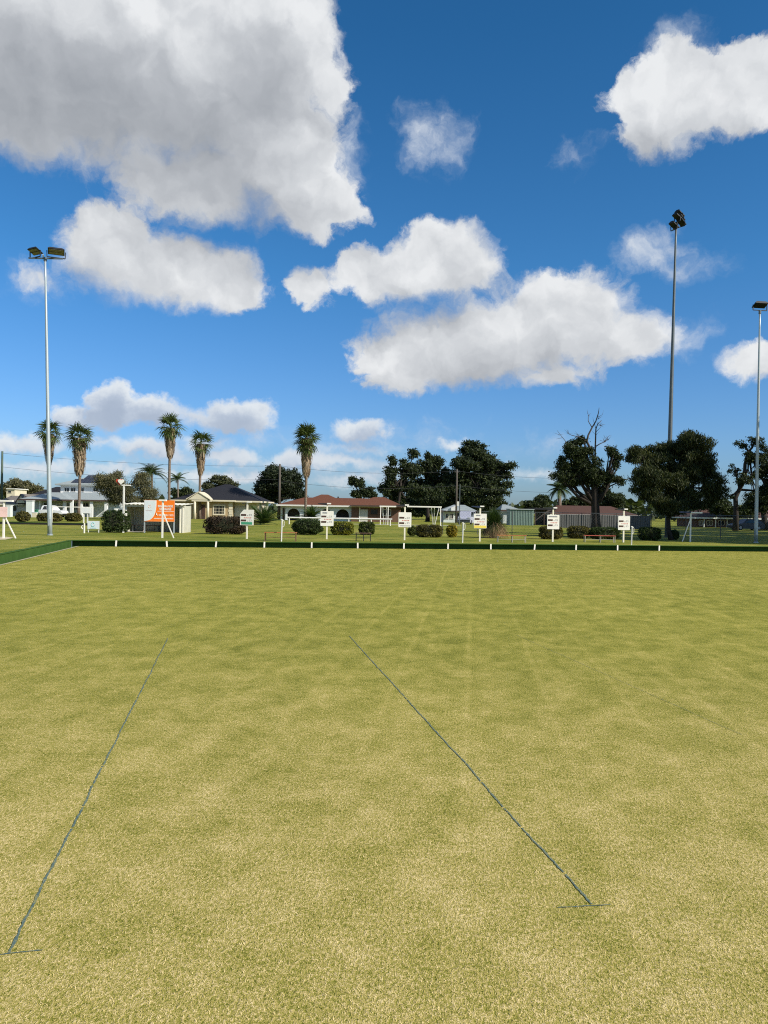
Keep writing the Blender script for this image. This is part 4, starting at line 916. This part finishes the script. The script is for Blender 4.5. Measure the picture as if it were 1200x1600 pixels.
# red roofed house with arches
Z = 117.0; r = thing('red_roofed_house', 'long house with a red tiled roof and white arches', 'house', base(520, Z))
zE = HZ(500, 789.5, Z); 
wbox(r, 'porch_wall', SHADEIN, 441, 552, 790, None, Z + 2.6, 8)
def arcade(px0, px1, arches, ytop, yspring_r):
    m = MB(); z1 = HZ((px0 + px1) / 2, ytop, Z); z0 = LAWN - .04; y0, y1 = Z, Z + .35
    cur = X(px0, Z)
    for a, c in arches:
        xa, xc = X(a, Z), X(c, Z); m.box(cur, xa, y0, y1, z0, z1); rr = (xc - xa) / 2; cx = (xa + xc) / 2; zc = z1 - .35 - rr; n = 14
        pts = [(cx - rr * math.cos(math.pi * i / n), zc + rr * math.sin(math.pi * i / n)) for i in range(n + 1)]
        for i in range(n):
            (xA, zA), (xB, zB) = pts[i], pts[i + 1]
            m.add([(xA, y0, zA), (xB, y0, zB), (xB, y0, z1), (xA, y0, z1), (xA, y1, zA), (xB, y1, zB), (xB, y1, z1), (xA, y1, z1)], [(0, 1, 2, 3), (0, 4, 5, 1), (4, 7, 6, 5)])
        cur = xc
    m.box(cur, X(px1, Z), y0, y1, z0, z1); return m
arcade(446, 549, [(449, 468.5), (474.5, 493), (500.5, 518.5), (525, 545.5)], 791.5, 0).build('arched_wall', pmat('white_arch_render', (.68, .72, .76), .8, var=.05), r)
for a, c in ((474.5, 493), (500.5, 518.5), (525, 545.5)): wbox(r, 'balustrade', RENDER_G, a + .1, c - .1, 809.5, None, Z + .1, .12)
wbox(r, 'brick_wall', BRICK, 549.1, 626, 790.5, None, Z - .6, 9)
hip(r, 'roof', ROOFRED, X(438, Z), X(612, Z), Z - .3, Z + 10, zE, X(470, Z), X(588, Z), HZ(540, 777.5, Z), .5, fascia=OLDWHITE)
hip(r, 'cross_roof', ROOFRED, X(462, Z), X(546, Z), Z - .2, Z + 11, zE + .05, X(497, Z), X(508, Z), HZ(500, 771.5, Z), .3)
hip(r, 'wing_roof', ROOFRED, X(552, Z), X(627, Z), Z - 1.4, Z + 10, HZ(590, 790, Z), X(583, Z), X(600, Z), HZ(590, 776, Z), .3, fascia=DARKWOOD)
dr = wbox(r, 'door', DOORW, 563, 574.5, 796, None, Z - .67, .06); wbox(r, 'door_frame', WHITE, 561, 562.8, 793, None, Z - .69, .08)
window(r, 597, 611, 796, 806, Z - .6, WHITE, DARKGLASS, (2, 1)); window(r, 579, 590, 796, 804, Z - .6, DARKWOOD, DARKGLASS, (2, 1))
MB().tube([(X(525, Z), Z + 5, zE + .8), (X(525, Z), Z + 5, HZ(525, 775, Z))], [.15, .12], 8).build('vent_pipe', BLACK, r)
wbox(r, 'side_wall', RENDER_G, 438.5, 446, 790, None, Z + .6, 2); wbox(r, 'side_door', DARKWOOD, 441.5, 444.5, 794, None, Z + .52, .06)

# small shaded house, van, green shed
Z = 124.0; r = thing('small_gabled_house', 'small pale gabled house in the shade of the gum trees', 'house', base(715, Z))
wbox(r, 'wall', RENDER_G, 693, 742, 797, None, Z, 8); hip(r, 'roof', ROOFGREY, X(693, Z), X(742, Z), Z, Z + 8, HZ(717, 798, Z), X(712, Z), X(730, Z), HZ(720, 788.5, Z), .4, fascia=DARKWOOD)
fix_normals(MB().prism([(X(693, Z), HZ(700, 798.5, Z)), (X(711.5, Z), HZ(700, 798.5, Z)), (X(711.5, Z), HZ(711, 789.5, Z))], Z - 1.4, Z + 2).build('gable', RENDER_W, r))
for a, c in ((696, 701.5), (703, 709)): window(r, a, c, 802, 811, Z, WHITE, DARKGLASS, (2, 1))
wbox(r, 'garage_shade_panel', BLACK, 714, 737, 802, None, Z - .05, .045)  # black panel on the wall, painted shade of a garage interior
Z = 108.0; r = thing('garden_shed', 'pale green sheet metal shed right of the yucca', 'shed', base(815, Z))
m = MB(); x0, x1 = X(797, Z), X(834, Z); zt = HZ(815, 796.5, Z); n = 30
for i in range(n):
    xa, xb = x0 + (x1 - x0) * i / n, x0 + (x1 - x0) * (i + 1) / n; m.box(xa, xb, Z + (.05 if i % 2 else 0), Z + 3, LAWN - .03, zt)
m.build('ribbed_wall', SHEDG, r); wbox(r, 'roof', ROOFGREY, 796.3, 835, 795, 796.4, Z - .15, 3.4); wbox(r, 'post', SHEDG, 806.5, 807.3, 796.6, None, Z - .04, .035)
Z = 111.0; r = thing('open_carport', 'dark open carport beside the pale green shed', 'carport', base(850, Z))
for px in (836, 850, 866): wbox(r, 'post', DARKWOOD, px, px + 1.1, 796.5, None, Z, .12)
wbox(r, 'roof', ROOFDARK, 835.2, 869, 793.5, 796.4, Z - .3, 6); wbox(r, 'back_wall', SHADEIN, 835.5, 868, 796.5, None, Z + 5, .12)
Z = 125.0; r = thing('grey_gabled_roof_house', 'grey gable roof peeping out between yucca and green shed', 'house', base(800, Z))
wbox(r, 'wall', RENDER_G, 786, 812, 797, None, Z, 6); hip(r, 'roof', ROOFGREY, X(786, Z), X(812, Z), Z, Z + 6, HZ(799, 797, Z), X(789, Z), X(794, Z), HZ(794, 788, Z), .4, fascia=DARKWOOD)
# brown roofed house and grey sheet fence
Z = 113.0; r = thing('brown_roofed_house', 'low house with a brown tiled roof behind the dead-topped tree', 'house', base(925, Z))
wbox(r, 'wall', BRICK, 864, 993, 805, None, Z, 8); hip(r, 'roof', ROOFBROWN, X(864, Z), X(993, Z), Z, Z + 9, HZ(925, 804.5, Z), X(880, Z), X(968, Z), HZ(925, 790, Z), .5, fascia=RENDER_W)
for a, c in ((880, 892), (905, 918), (950, 962)): window(r, a, c, 807.5, 815, Z, WHITE, DARKGLASS, (2, 1))
Z = 95.0; r = thing('sheet_fence', 'grey ribbed sheet metal fence below the brown roofed house', 'fence', base(945, Z))
xs = [868 + i * 18.6 for i in range(9)]
for i in range(8):
    m = MB(); xa, xb = X(xs[i], Z), X(xs[i + 1] - .9, Z); zt = LAWN + 1.66; n = 10
    for j in range(n): m.box(xa + (xb - xa) * j / n, xa + (xb - xa) * (j + 1) / n, Z + (.04 if j % 2 else 0), Z + .07, LAWN - .02, zt)
    m.build('panel', FENCEG, r); MB().box(xb, X(xs[i + 1], Z), Z - .02, Z + .08, LAWN - .02, zt + .05).build('post', FENCEG, r)
# dark house at the right edge
Z = 120.0; r = thing('dark_house', 'dark house with a long low roof behind the right gum tree', 'house', base(1160, Z))
wbox(r, 'wall', BRICK, 1088, 1235, 809, None, Z + 1.5, 8); hip(r, 'roof', ROOFBROWN, X(1088, Z), X(1235, Z), Z, Z + 9, HZ(1160, 809.5, Z), X(1120, Z), X(1210, Z), HZ(1160, 794, Z), .5, fascia=RENDER_G)
for px in (1100, 1118, 1136, 1195): wbox(r, 'post', RENDER_G, px, px + 1.2, 811, None, Z, .12)
for a, c in ((1092, 1098), (1104, 1114), (1122, 1132), (1196, 1208)): window(r, a, c, 813, 821, Z + 1.5, WHITE, DARKGLASS, (2, 1))

# ------------------------------------------------------------------ vehicles
TYRE = pmat('tyre_rubber', (.015, .015, .016), .85); RIM = pmat('wheel_rim', (.35, .36, .38), .35, .6)
def car(label, px, Z, L_, Hh, Wd, paint, profile, yaw, group=None, name='parked_car', cat='car'):
    b = base(px, Z); r = thing(name, label, cat, b, group); r.rotation_euler.z = yaw
    body, cabin = profile
    m = MB().prism([(x * L_, z * Hh) for x, z in body], -Wd / 2, Wd / 2); bo = fix_normals(m.build('body', paint, r, local=True))
    # cabin narrows towards the roof
    n = len(cabin); vs = []
    zmin = min(z for _, z in cabin); zmax = max(z for _, z in cabin)
    for sgn in (-1, 1):
        for x, z in cabin: f = (z - zmin) / (zmax - zmin); vs.append((x * L_, sgn * Wd / 2 * (.97 - .17 * f), z * Hh))
    fs = [tuple(range(n)), tuple(range(n, 2 * n))[::-1]] + [(i, i + n, (i + 1) % n + n, (i + 1) % n) for i in range(n)]
    m = MB(); m.add(vs, fs); fix_normals(m.build('cabin', paint, r, local=True))
    # side windows
    cx = sum(x for x, _ in cabin) / n; cz = sum(z for _, z in cabin) / n
    for sgn in (-1, 1):
        for k0, k1 in ((.0, .48), (.52, 1.0)):
            xa = min(x for x, _ in cabin); xb = max(x for x, _ in cabin); xt = sorted(x for x, z in cabin if z > zmax - .03)
            lo, hi = zmin + .04, zmax - .07
            bl = lambda f: xa + .05 + (xb - xa - .10) * f; tl = lambda f: xt[0] + .01 + (xt[-1] - xt[0] - .02) * f
            fl, fh = (lo - zmin) / (zmax - zmin), (hi - zmin) / (zmax - zmin); yl, yh = sgn * (Wd / 2 * (.97 - .17 * fl) + .006), sgn * (Wd / 2 * (.97 - .17 * fh) + .006)
            m = MB(); m.add([(bl(k0) * L_, yl, lo * Hh), (bl(k1) * L_, yl, lo * Hh), (tl(k1) * L_, yh, hi * Hh), (tl(k0) * L_, yh, hi * Hh)], [(0, 1, 2, 3)]); m.build('side_window', DARKGLASS, r, local=True)
    # screens
    for end in (0, 1):
        lowx = (max if end else min)(x for x, _ in cabin); topx = (max if end else min)(x for x, z in cabin if z > zmax - .03); o_ = .008 * (1 if end else -1)
        m = MB(); f0, f1 = .15, .85
        pt = lambda f: ((lowx + (topx - lowx) * f) * L_ + o_, (zmin + (zmax - zmin) * f) * Hh + .008, Wd / 2 * (.97 - .17 * f) * .88)
        a0, a1 = pt(f0), pt(f1); m.add([(a0[0], -a0[2], a0[1]), (a0[0], a0[2], a0[1]), (a1[0], a1[2], a1[1]), (a1[0], -a1[2], a1[1])], [(0, 1, 2, 3)]); m.build('windscreen' if end == 0 else 'rear_window', DARKGLASS, r, local=True)
    for x in (-.31, .30):
        for y in (-1, 1):
            c = Vector((x * L_, y * (Wd / 2 - .06), .31)); wh = MB().tube([c + Vector((0, -.11, 0)), c + Vector((0, .11, 0))], [.31, .31], 18).build('wheel', TYRE, r, local=True)
            MB().tube([c + Vector((0, y * .112 - .006, 0)), c + Vector((0, y * .112 + .006, 0))], [.19, .18], 14).build('rim', RIM, wh, local=True)
    for y in (-1, 1):
        MB().box(-.5 * L_ - .012, -.5 * L_ + .06, y * Wd * .36 - .16, y * Wd * .36 + .16, .44 * Hh, .52 * Hh).build('headlight', pmat('headlight', (.6, .62, .62), .15), r, local=True)
        MB().box(.5 * L_ - .06, .5 * L_ + .012, y * Wd * .38 - .1, y * Wd * .38 + .1, .45 * Hh, .56 * Hh).build('tail_light', RED, r, local=True)
    MB().box(-.5 * L_ - .03, -.5 * L_ + .1, -Wd * .46, Wd * .46, .20 * Hh, .33 * Hh).build('bumper', BLACK, r, local=True)
    return r
HATCH = ([(-.5, .16), (-.40, .13), (.40, .13), (.5, .18), (.5, .56), (.46, .62), (-.20, .62), (-.46, .52), (-.5, .42)], [(-.24, .60), (-.08, .96), (.05, 1.0), (.33, .97), (.47, .62), (.44, .58), (-.2, .58)])
UTE = ([(-.5, .20), (-.40, .15), (.42, .15), (.5, .2), (.5, .58), (.49, .62), (-.22, .62), (-.47, .55), (-.5, .42)], [(-.22, .60), (-.12, .95), (-.04, 1.0), (.14, 1.0), (.20, .95), (.23, .60)])
VANP = ([(-.5, .16), (-.42, .12), (.42, .12), (.5, .16), (.5, .55), (-.44, .55), (-.5, .42)], [(-.42, .53), (-.30, .95), (-.22, 1.0), (.46, 1.0), (.49, .92), (.49, .53)])
car('white pickup truck parked by the low grey house', 79, 108, 4.3, 1.65, 1.8, pmat('white_car_paint', (.75, .76, .76), .3, var=.03, spec=.5), UTE, R(180 - 6), name='pickup_truck', cat='truck')
car('dark blue-grey hatchback parked under the right gum tree', 1166, 102, 4.1, 1.48, 1.72, pmat('blue_grey_paint', (.035, .045, .07), .4, .1, var=.05, spec=.5), HATCH, R(4))
car('pale lilac van parked in front of the small gabled house', 730, 110, 4.4, 1.9, 1.8, pmat('lilac_paint', (.42, .43, .52), .3, var=.04, spec=.5), VANP, R(72), name='parked_van', cat='van')

# ------------------------------------------------------------------ shelter, orange sign, heart post, small sign
Z = 52.0; r = thing('metal_shelter', 'cream ribbed metal shelter open at the front with a bench inside', 'shelter', base(240, Z))
SHEET = pmat('cream_sheet', (.50, .49, .40), .6, var=.08, scale=2); SHEETW = pmat('white_sheet', (.70, .68, .58), .55, var=.06, scale=2)
def ribbed(x0, x1, y, z0, z1, name, mat, n, t=.03, axis='x'):
    m = MB()
    for j in range(n):
        a, c = x0 + (x1 - x0) * j / n, x0 + (x1 - x0) * (j + 1) / n; q = .035 if j % 3 == 0 else 0
        if axis == 'x': m.box(a, c, y - q, y + t, z0, z1)
        else: m.box(y - q, y + t, a, c, z0, z1)
    return m.build(name, mat, r)
xl, xr = X(195, Z), X(287.5, Z); zt = HZ(240, 789, Z); D = 1.9
ribbed(xl, xr, Z + D, LAWN - .02, zt - .02, 'back_wall', SHEET, 36); ribbed(Z + .02, Z + D - .06, xl, LAWN - .02, zt - .03, 'side_wall', SHEET, 15, axis='y'); ribbed(Z + .02, Z + D - .06, xr - .04, LAWN - .02, zt - .03, 'side_wall', SHEET, 15, axis='y')
m = MB(); n = 30
for j in range(n):
    a, c = xl - .12 + (xr - xl + .24) * j / n, xl - .12 + (xr - xl + .24) * (j + 1) / n; q = .03 if j % 2 else 0
    m.add([(a, Z - .25, zt + q), (c, Z - .25, zt + q), (c, Z + D + .15, zt + .10 + q), (a, Z + D + .15, zt + .10 + q), (a, Z - .25, zt + q + .03), (c, Z - .25, zt + q + .03), (c, Z + D + .15, zt + .13 + q), (a, Z + D + .15, zt + .13 + q)], [(3, 2, 1, 0), (4, 5, 6, 7), (0, 1, 5, 4), (1, 2, 6, 5), (2, 3, 7, 6), (3, 0, 4, 7)])
m.build('roof', SHEETW, r)
MB().box(xl - .1, xr + .1, Z - .05, Z + .0, zt - .13, zt - .006).build('fascia', SHEETW, r)
ribbed(X(281, Z), xr + .02, Z - .02, LAWN - .02, zt - .135, 'front_panel', SHEETW, 5); MB().box(xl + .02, xl + .12, Z + .0, Z + .08, LAWN - .02, zt - .135).build('post', SHEETW, r)
MB().box(xl - .3, X(222, Z), Z - .5, Z + .9, LAWN - .02, LAWN + .012).build('floor_slab', pmat('concrete', (.42, .40, .34), .9, var=.15), r)
rb = thing('shelter_bench', 'dark plank bench standing inside the metal shelter', 'bench', base(228, Z + 1.2))
bx0, bx1 = X(206, Z + 1.2), X(252, Z + 1.2)
for j in range(3): MB().box(bx0, bx1, Z + 1.0 + j * .14, Z + 1.12 + j * .14, LAWN + .42, LAWN + .46).build('plank', BROWNP, rb)
for px in (209, 227, 248): xx = X(px, Z + 1.2); MB().box(xx - .05, xx + .05, Z + 1.02, Z + 1.36, LAWN - .02, LAWN + .418).build('leg', PINKP if px == 227 else GALVD, rb)
# orange sign
Z = 50.6; r = thing('orange_sign', 'large orange and white advertising sign on two grey posts', 'sign', base(248, Z))
b = origin[r]
sx0, sx1, sz0, sz1 = X(225, Z) - b.x, X(272.5, Z) - b.x, HZ(248, 815, Z) - b.z, HZ(248, 781.5, Z) - b.z
for x in (sx0 + .03, sx1 - .03): MB().box(x - .035, x + .035, .03, .10, -.03, sz1 - .05).build('post', GALV, r, local=True)
pn = MB().box(sx0, sx1, -.005, .028, sz0, sz1).build('panel', ORANGE, r, local=True)
cxn, czn = sx0 - .05, sz1 + .10; pts = []
ww, hh = sx1 - sx0, sz1 - sz0
curve = []
for i in range(15):
    a = i / 14 * math.pi / 2; curve.append((sx0 + .02 + ww * .375 * math.cos(a) ** .85 if i < 14 else sx0 + .02, sz1 - .02 - (hh - .04) * (1 - (1 - math.sin(a)) ) ** 1.0))
def sector(grow, y0, y1):
    poly = [(sx0 + .015, sz1 - .015)] + [(min(x + grow, sx1), z) for x, z in [(sx0 + .02 + ww * .37 * math.cos(math.asin(min(1, f ** 1.6))) , sz1 - .015 - (hh - .03) * f) for f in [i / 16 for i in range(17)]]]
    if grow == 0: pass
    return MB().prism(poly + [(sx0 + .015, sz0 + .015)], y0, y1)
fix_normals(sector(.055, -.010, -.0055).build('white_edge', WHITE, pn, local=True)); fix_normals(sector(0.0, -.014, -.0105).build('white_field', SIGNGREY, pn, local=True))
tx = sx0 + ww * .70
text_obj('BIG ORANGE', .20, WHITE, pn, (tx, -.012, sz0 + hh * .675), bold=.006, name='sign_lettering', width=.98)
text_obj('STORAGE', .20, WHITE, pn, (tx, -.012, sz0 + hh * .535), bold=.006, name='sign_lettering', width=.78)
text_obj('08 9728 1222', .15, WHITE, pn, (tx + .06, -.012, sz0 + hh * .27), bold=.004, name='phone_lettering', width=.98)
MB().box(sx0 + ww * .44, sx1 - .04, -.009, -.0055, sz0 + hh * .475, sz0 + hh * .495).build('rule', WHITE, pn, local=True)
MB().tube([(sx0 + ww * .415, -.009, sz0 + hh * .40), (sx0 + ww * .405, -.009, sz0 + hh * .34), (sx0 + ww * .44, -.009, sz0 + hh * .285)], [.035, .022, .035], 6).build('phone_mark', WHITE, pn, local=True)
m = MB(); rg = random.Random(3); xx = sx0 + ww * .33
while xx < sx1 - .08: d = rg.uniform(.03, .07); m.box(xx, xx + d, -.009, -.0055, sz0 + hh * .12, sz0 + hh * .165); xx += d + .018
o = m.build('small_print', WHITE, pn, local=True); o['kind'] = 'stuff'
MB().box(sx0 + .04, sx1 - .02, -.009, -.0055, sz0 + .02, sz0 + .045).build('rule', pmat('light_orange', (.9, .45, .2), .5), pn, local=True)
MB().tube([(sx0 + ww * .185 + .09 * math.cos(a), -.018, sz0 + hh * .70 + .09 * math.sin(a)) for a in [R(30 + 30 * i) for i in range(11)]], [.012] * 11, 4).build('ring_mark', pmat('faint_orange', (.75, .5, .4), .5), pn, local=True)
m = MB(); rg = random.Random(4)
for q in range(8): m.box(sx0 + .13 + q * .055, sx0 + .168 + q * .055, -.018, -.0145, sz0 + hh * .49, sz0 + hh * .535)
o = m.build('faint_print', pmat('faint_grey', (.55, .48, .46), .5), pn, local=True); o['kind'] = 'stuff'
# post with heart
px, py = 192.5, 832.5; Z = ZG(px, py); b = P(px, py, Z); b.z = LAWN; r = thing('heart_post', 'tall white post carrying a white and red heart beside the shelter', 'post', b); hp = (832.5 - 759) * Z / F
MB().box(-.05, .05, -.05, .05, -.03, hp).build('post', OLDWHITE, r, local=True); MB().box(-.14, .42, -.06, .06, hp + .002, hp + .07).build('arm', WHITE, r, local=True)
def heart(s, cx, cz, y0, y1):
    return MB().prism([(cx + s * (16 * math.sin(t) ** 3) / 16, cz + s * (13 * math.cos(t) - 5 * math.cos(2 * t) - 2 * math.cos(3 * t) - math.cos(4 * t)) / 16) for t in [2 * math.pi * i / 28 for i in range(28)]], y0, y1)
ht = fix_normals(heart(.20, -.20, hp + .27, -.03, .03).build('heart', WHITE, r, local=True)); fix_normals(heart(.24, -.31, hp + .26, .0305, .06).build('red_heart', RED, ht, local=True))
MB().box(-.02, .02, -.02, .02, hp + .07, hp + .10).build('stem', OLDWHITE, r, local=True)
MB().box(.055, .22, -.05, .05, hp * .36, hp * .42).build('switch_box', WHITE, r, local=True)
# small white sign with teal ring
px, py = 146, 832; Z = ZG(px, py); b = P(px, py, Z); b.z = LAWN; r = thing('small_sign', 'small white sign with a pale teal ring mark on two short legs', 'sign', b); k = Z / F
for x in (-8 * k, 8 * k): MB().box(x - .025, x + .025, -.01, .03, -.02, 17 * k).build('leg', OLDWHITE, r, local=True)
pn = MB().box(-9.2 * k, 9.2 * k, -.04, -.012, 5.5 * k, 18 * k).build('panel', SIGNGREY, r, local=True)
MB().tube([(.11 * math.cos(a) - .02, -.046, 12.5 * k + .13 * math.sin(a)) for a in [R(20 + 32 * i) for i in range(11)]], [.02] * 11, 4).build('ring_mark', TEAL, pn, local=True)
MB().box(-.20, .20, -.05, -.041, 6.6 * k, 7.6 * k).build('lettering_line', TEAL, pn, local=True)
# tap post
px, py = 131.5, 833; Z = ZG(px, py); b = P(px, py, Z); b.z = LAWN; r = thing('tap_post', 'short white tap post left of the small white sign', 'post', b)
MB().tube([(0, 0, -.02), (0, 0, .62)], [.055, .05], 10).build('post', CREAM, r, local=True); MB().tube([(-.04, 0, .45), (-.14, 0, .46), (-.19, 0, .40), (-.14, 0, .30), (-.06, 0, .24)], [.03] * 5, 6).build('tap', WHITE, r, local=True)
# white rail frame
Z = 70.0; r = thing('rail_frame', 'long white rail on posts with a hanging panel behind the left pole', 'rail', base(110, Z))
zr = HZ(110, 791.5, Z); MB().box(X(79, Z), X(143, Z), Z - .04, Z + .04, zr - .07, zr).build('rail', WHITE, r)
for px in (81, 131, 137): xx = X(px, Z); MB().box(xx - .05, xx + .05, Z - .04, Z + .04, LAWN - .02, zr - .072).build('post', WHITE if px != 137 else OLDWHITE, r)
MB().box(X(128, Z), X(142, Z), Z - .09, Z - .045, HZ(135, 802, Z), zr - .08).build('panel', RENDER_W, r)
# dark low bank of the neighbouring green
Z = 66.5; r = thing('dark_edging', 'long low dark bank of the neighbouring green at left', 'bank', base(60, Z)); MB().box(X(-60, Z), X(147, Z), Z, Z + .15, LAWN - .02, LAWN + .17).build('face', DITCH, r); MB().box(X(-60, Z), X(147, Z), Z - .02, Z + .4, LAWN + .172, LAWN + .20).build('coping', BANK, r)
# sandy patch
m = MB(); c = [(-30, 843.5), (8, 843), (22, 840), (10, 838.6), (-30, 838.5)]; m.add([P(x, y, ZG(x, y, LAWN + .005)) for x, y in c], [(0, 1, 2, 3, 4)]); tag(m.build('sandy_patch', pmat('sand', (.55, .46, .30), .95, var=.12)), 'bare sandy patch at the foot of the left braced post', kind='structure')

# ------------------------------------------------------------------ rails, swings, path, wire fence
Z = 88.0; r = thing('log_rail', 'low white log rail on short posts in front of the arches', 'rail', base(530, Z)); zr = HZ(530, 810, Z)
MB().tube([(X(448, Z), Z, HZ(448, 808.6, Z)), (X(613, Z), Z, HZ(613, 811.5, Z))], [.09, .09], 10).build('log', OLDWHITE, r)
for px in (452, 478, 512, 545, 580, 610): xx = X(px, Z); MB().tube([(xx, Z, LAWN - .02), (xx, Z, zr - .06)], [.07, .07], 8).build('post', OLDWHITE, r)
def swing(label, px0, px1, ytop, Z, lx, rx):
    r = thing('swing_frame', label, 'swing', base((px0 + px1) / 2, Z), 'white swing frames on the far lawn'); zt = HZ((px0 + px1) / 2, ytop, Z)
    MB().bar((X(px0, Z), Z, zt), (X(px1, Z), Z, zt), .12, .16).build('top_beam', WHITE, r)
    for a, c in lx: MB().bar((X(a, Z), Z - .4, zt - .06), (X(c, Z), Z - .9, LAWN - .03), .09).build('leg', WHITE, r)
    for a, c in rx: MB().bar((X(a, Z), Z + .3, zt - .06), (X(c, Z), Z + .9, LAWN - .03), .07).build('leg', OLDWHITE, r)
    return r
swing('white swing frame in front of the brick end of the red roofed house', 593, 619, 791.2, 95, [(595, 594.5), (606.5, 606.3)], [(598, 600), (604, 603)])
swing('wider white swing frame behind the third scoreboard', 636, 690, 791.8, 93, [(688, 688)], [(674, 678), (686, 680), (679, 679)])
Z = 93.0; 
m = MB(); m.add([base(500, 94.5) + Vector((0, 0, .004)), base(720, 94.5) + Vector((0, 0, .004)), base(720, 96.5) + Vector((0, 0, .004)), base(500, 96.5) + Vector((0, 0, .004))], [(0, 1, 2, 3)]); tag(m.build('footpath', pmat('path_concrete', (.42, .40, .36), .9, var=.12)), 'narrow pale footpath across the far lawn', kind='structure')
Z = 60.0; r = thing('wire_fence', 'chain-link wire fence on thin dark posts across the right lawn', 'fence', base(900, Z)); zt = LAWN + 1.82; xa, xb = X(692, Z), X(1235, Z)
FPOST = pmat('fence_post', (.10, .105, .10), .6, .3)
nP = 10
for i in range(nP + 1): xx = xa + (xb - xa) * i / nP; MB().tube([(xx, Z, LAWN - .03), (xx, Z, zt + .03)], [.028, .028], 6).build('post', FPOST, r)
MB().tube([(xa, Z, zt), (xb, Z, zt)], [.018, .018], 6).build('top_rail', GALVD, r)
m = MB(); hh = zt - LAWN - .1; st = .22; i = 0; x = xa
while x < xb - hh:
    m.bar((x, Z - .008, LAWN + .05), (x + hh, Z - .008, zt - .03), .005); m.bar((x + hh, Z - .004, LAWN + .05), (x, Z - .004, zt - .03), .005); x += st
m.build('wire_mesh', GALVD, r)['kind'] = 'stuff'

# ------------------------------------------------------------------ power poles and lines
def upole(label, px, ytop, Z, mat, rr=.15, arm=0.9, group='timber power poles'):
    b = base(px, Z); r = thing('power_pole', label, 'pole', b, group); h = P(px, ytop, Z).z - b.z
    MB().tube([(0, 0, -.05), (0, 0, h)], [rr * 1.15, rr * .85], 10).build('shaft', mat, r, smooth=True, local=True)
    if arm: MB().bar((-arm, 0, h - .45), (arm, 0, h - .45), .1).build('cross_arm', mat, r, local=True)
    if arm:
        for x in (-arm * .9, -arm * .35, arm * .35, arm * .9): MB().tube([(x, 0, h - .4), (x, 0, h - .2)], [.05, .035], 6).build('insulator', GALVD, r, local=True)
    return b + Vector((0, 0, h))
t0 = upole('green-brown power pole at the far left edge', 2, 705, 118, GREENPOLE, .17, .0)
t1 = upole('dark power pole in front of the round fig tree', 435.8, 725, 119, WOODPOLE, .17, .35)
t2 = upole('grey power pole in front of the biggest gum tree', 712.5, 733, 122, WOODPOLE, .14, .35)
Z = 104.0; b = base(717.5, Z); r = thing('lamp_post', 'thin grey lamp post beside the grey power pole', 'lamp post', b); hp = P(717.5, 757, Z).z - b.z
MB().tube([(0, 0, -.03), (0, 0, hp)], [.07, .045], 8).build('post', GALVD, r, local=True); MB().box(-.36, -.08, -.06, .06, hp - 2.9, hp - 2.3).build('cabinet', OLDWHITE, r, local=True)
t3 = Vector((X(1010, 124), 124, 8.2)); upole('power pole hidden in the crown of the dead-topped tree', 948, 742, 126, WOODPOLE, .13, .5); t3 = P(948, 744, 126)
tl = P(-260, 690, 117)
def wirerun(a, b, dz, sag, label):
    m = MB(); n = 14; a = a + Vector((0, 0, dz)); b = b + Vector((0, 0, dz))
    m.tube([a.lerp(b, i / n) - Vector((0, 0, sag * 4 * (i / n) * (1 - i / n))) for i in range(n + 1)], [.017] * (n + 1), 4); o = m.build('power_line', WIRE); tag(o, label, 'power line', 'power lines between the poles')
wirerun(t0, t1, -.30, .6, 'upper power line between the far left pole and the fig tree pole'); wirerun(t0, t1, -2.4, .7, 'lower power line between the far left pole and the fig tree pole')
wirerun(t1, t2, -.30, .7, 'upper power line between the fig tree pole and the gum tree pole'); wirerun(t1, t2, -2.6, .8, 'lower power line between the fig tree pole and the gum tree pole')
wirerun(t2, t3, -.30, .5, 'upper power line from the gum tree pole to the right'); wirerun(t2, t3, -2.6, .5, 'lower power line from the gum tree pole to the right')
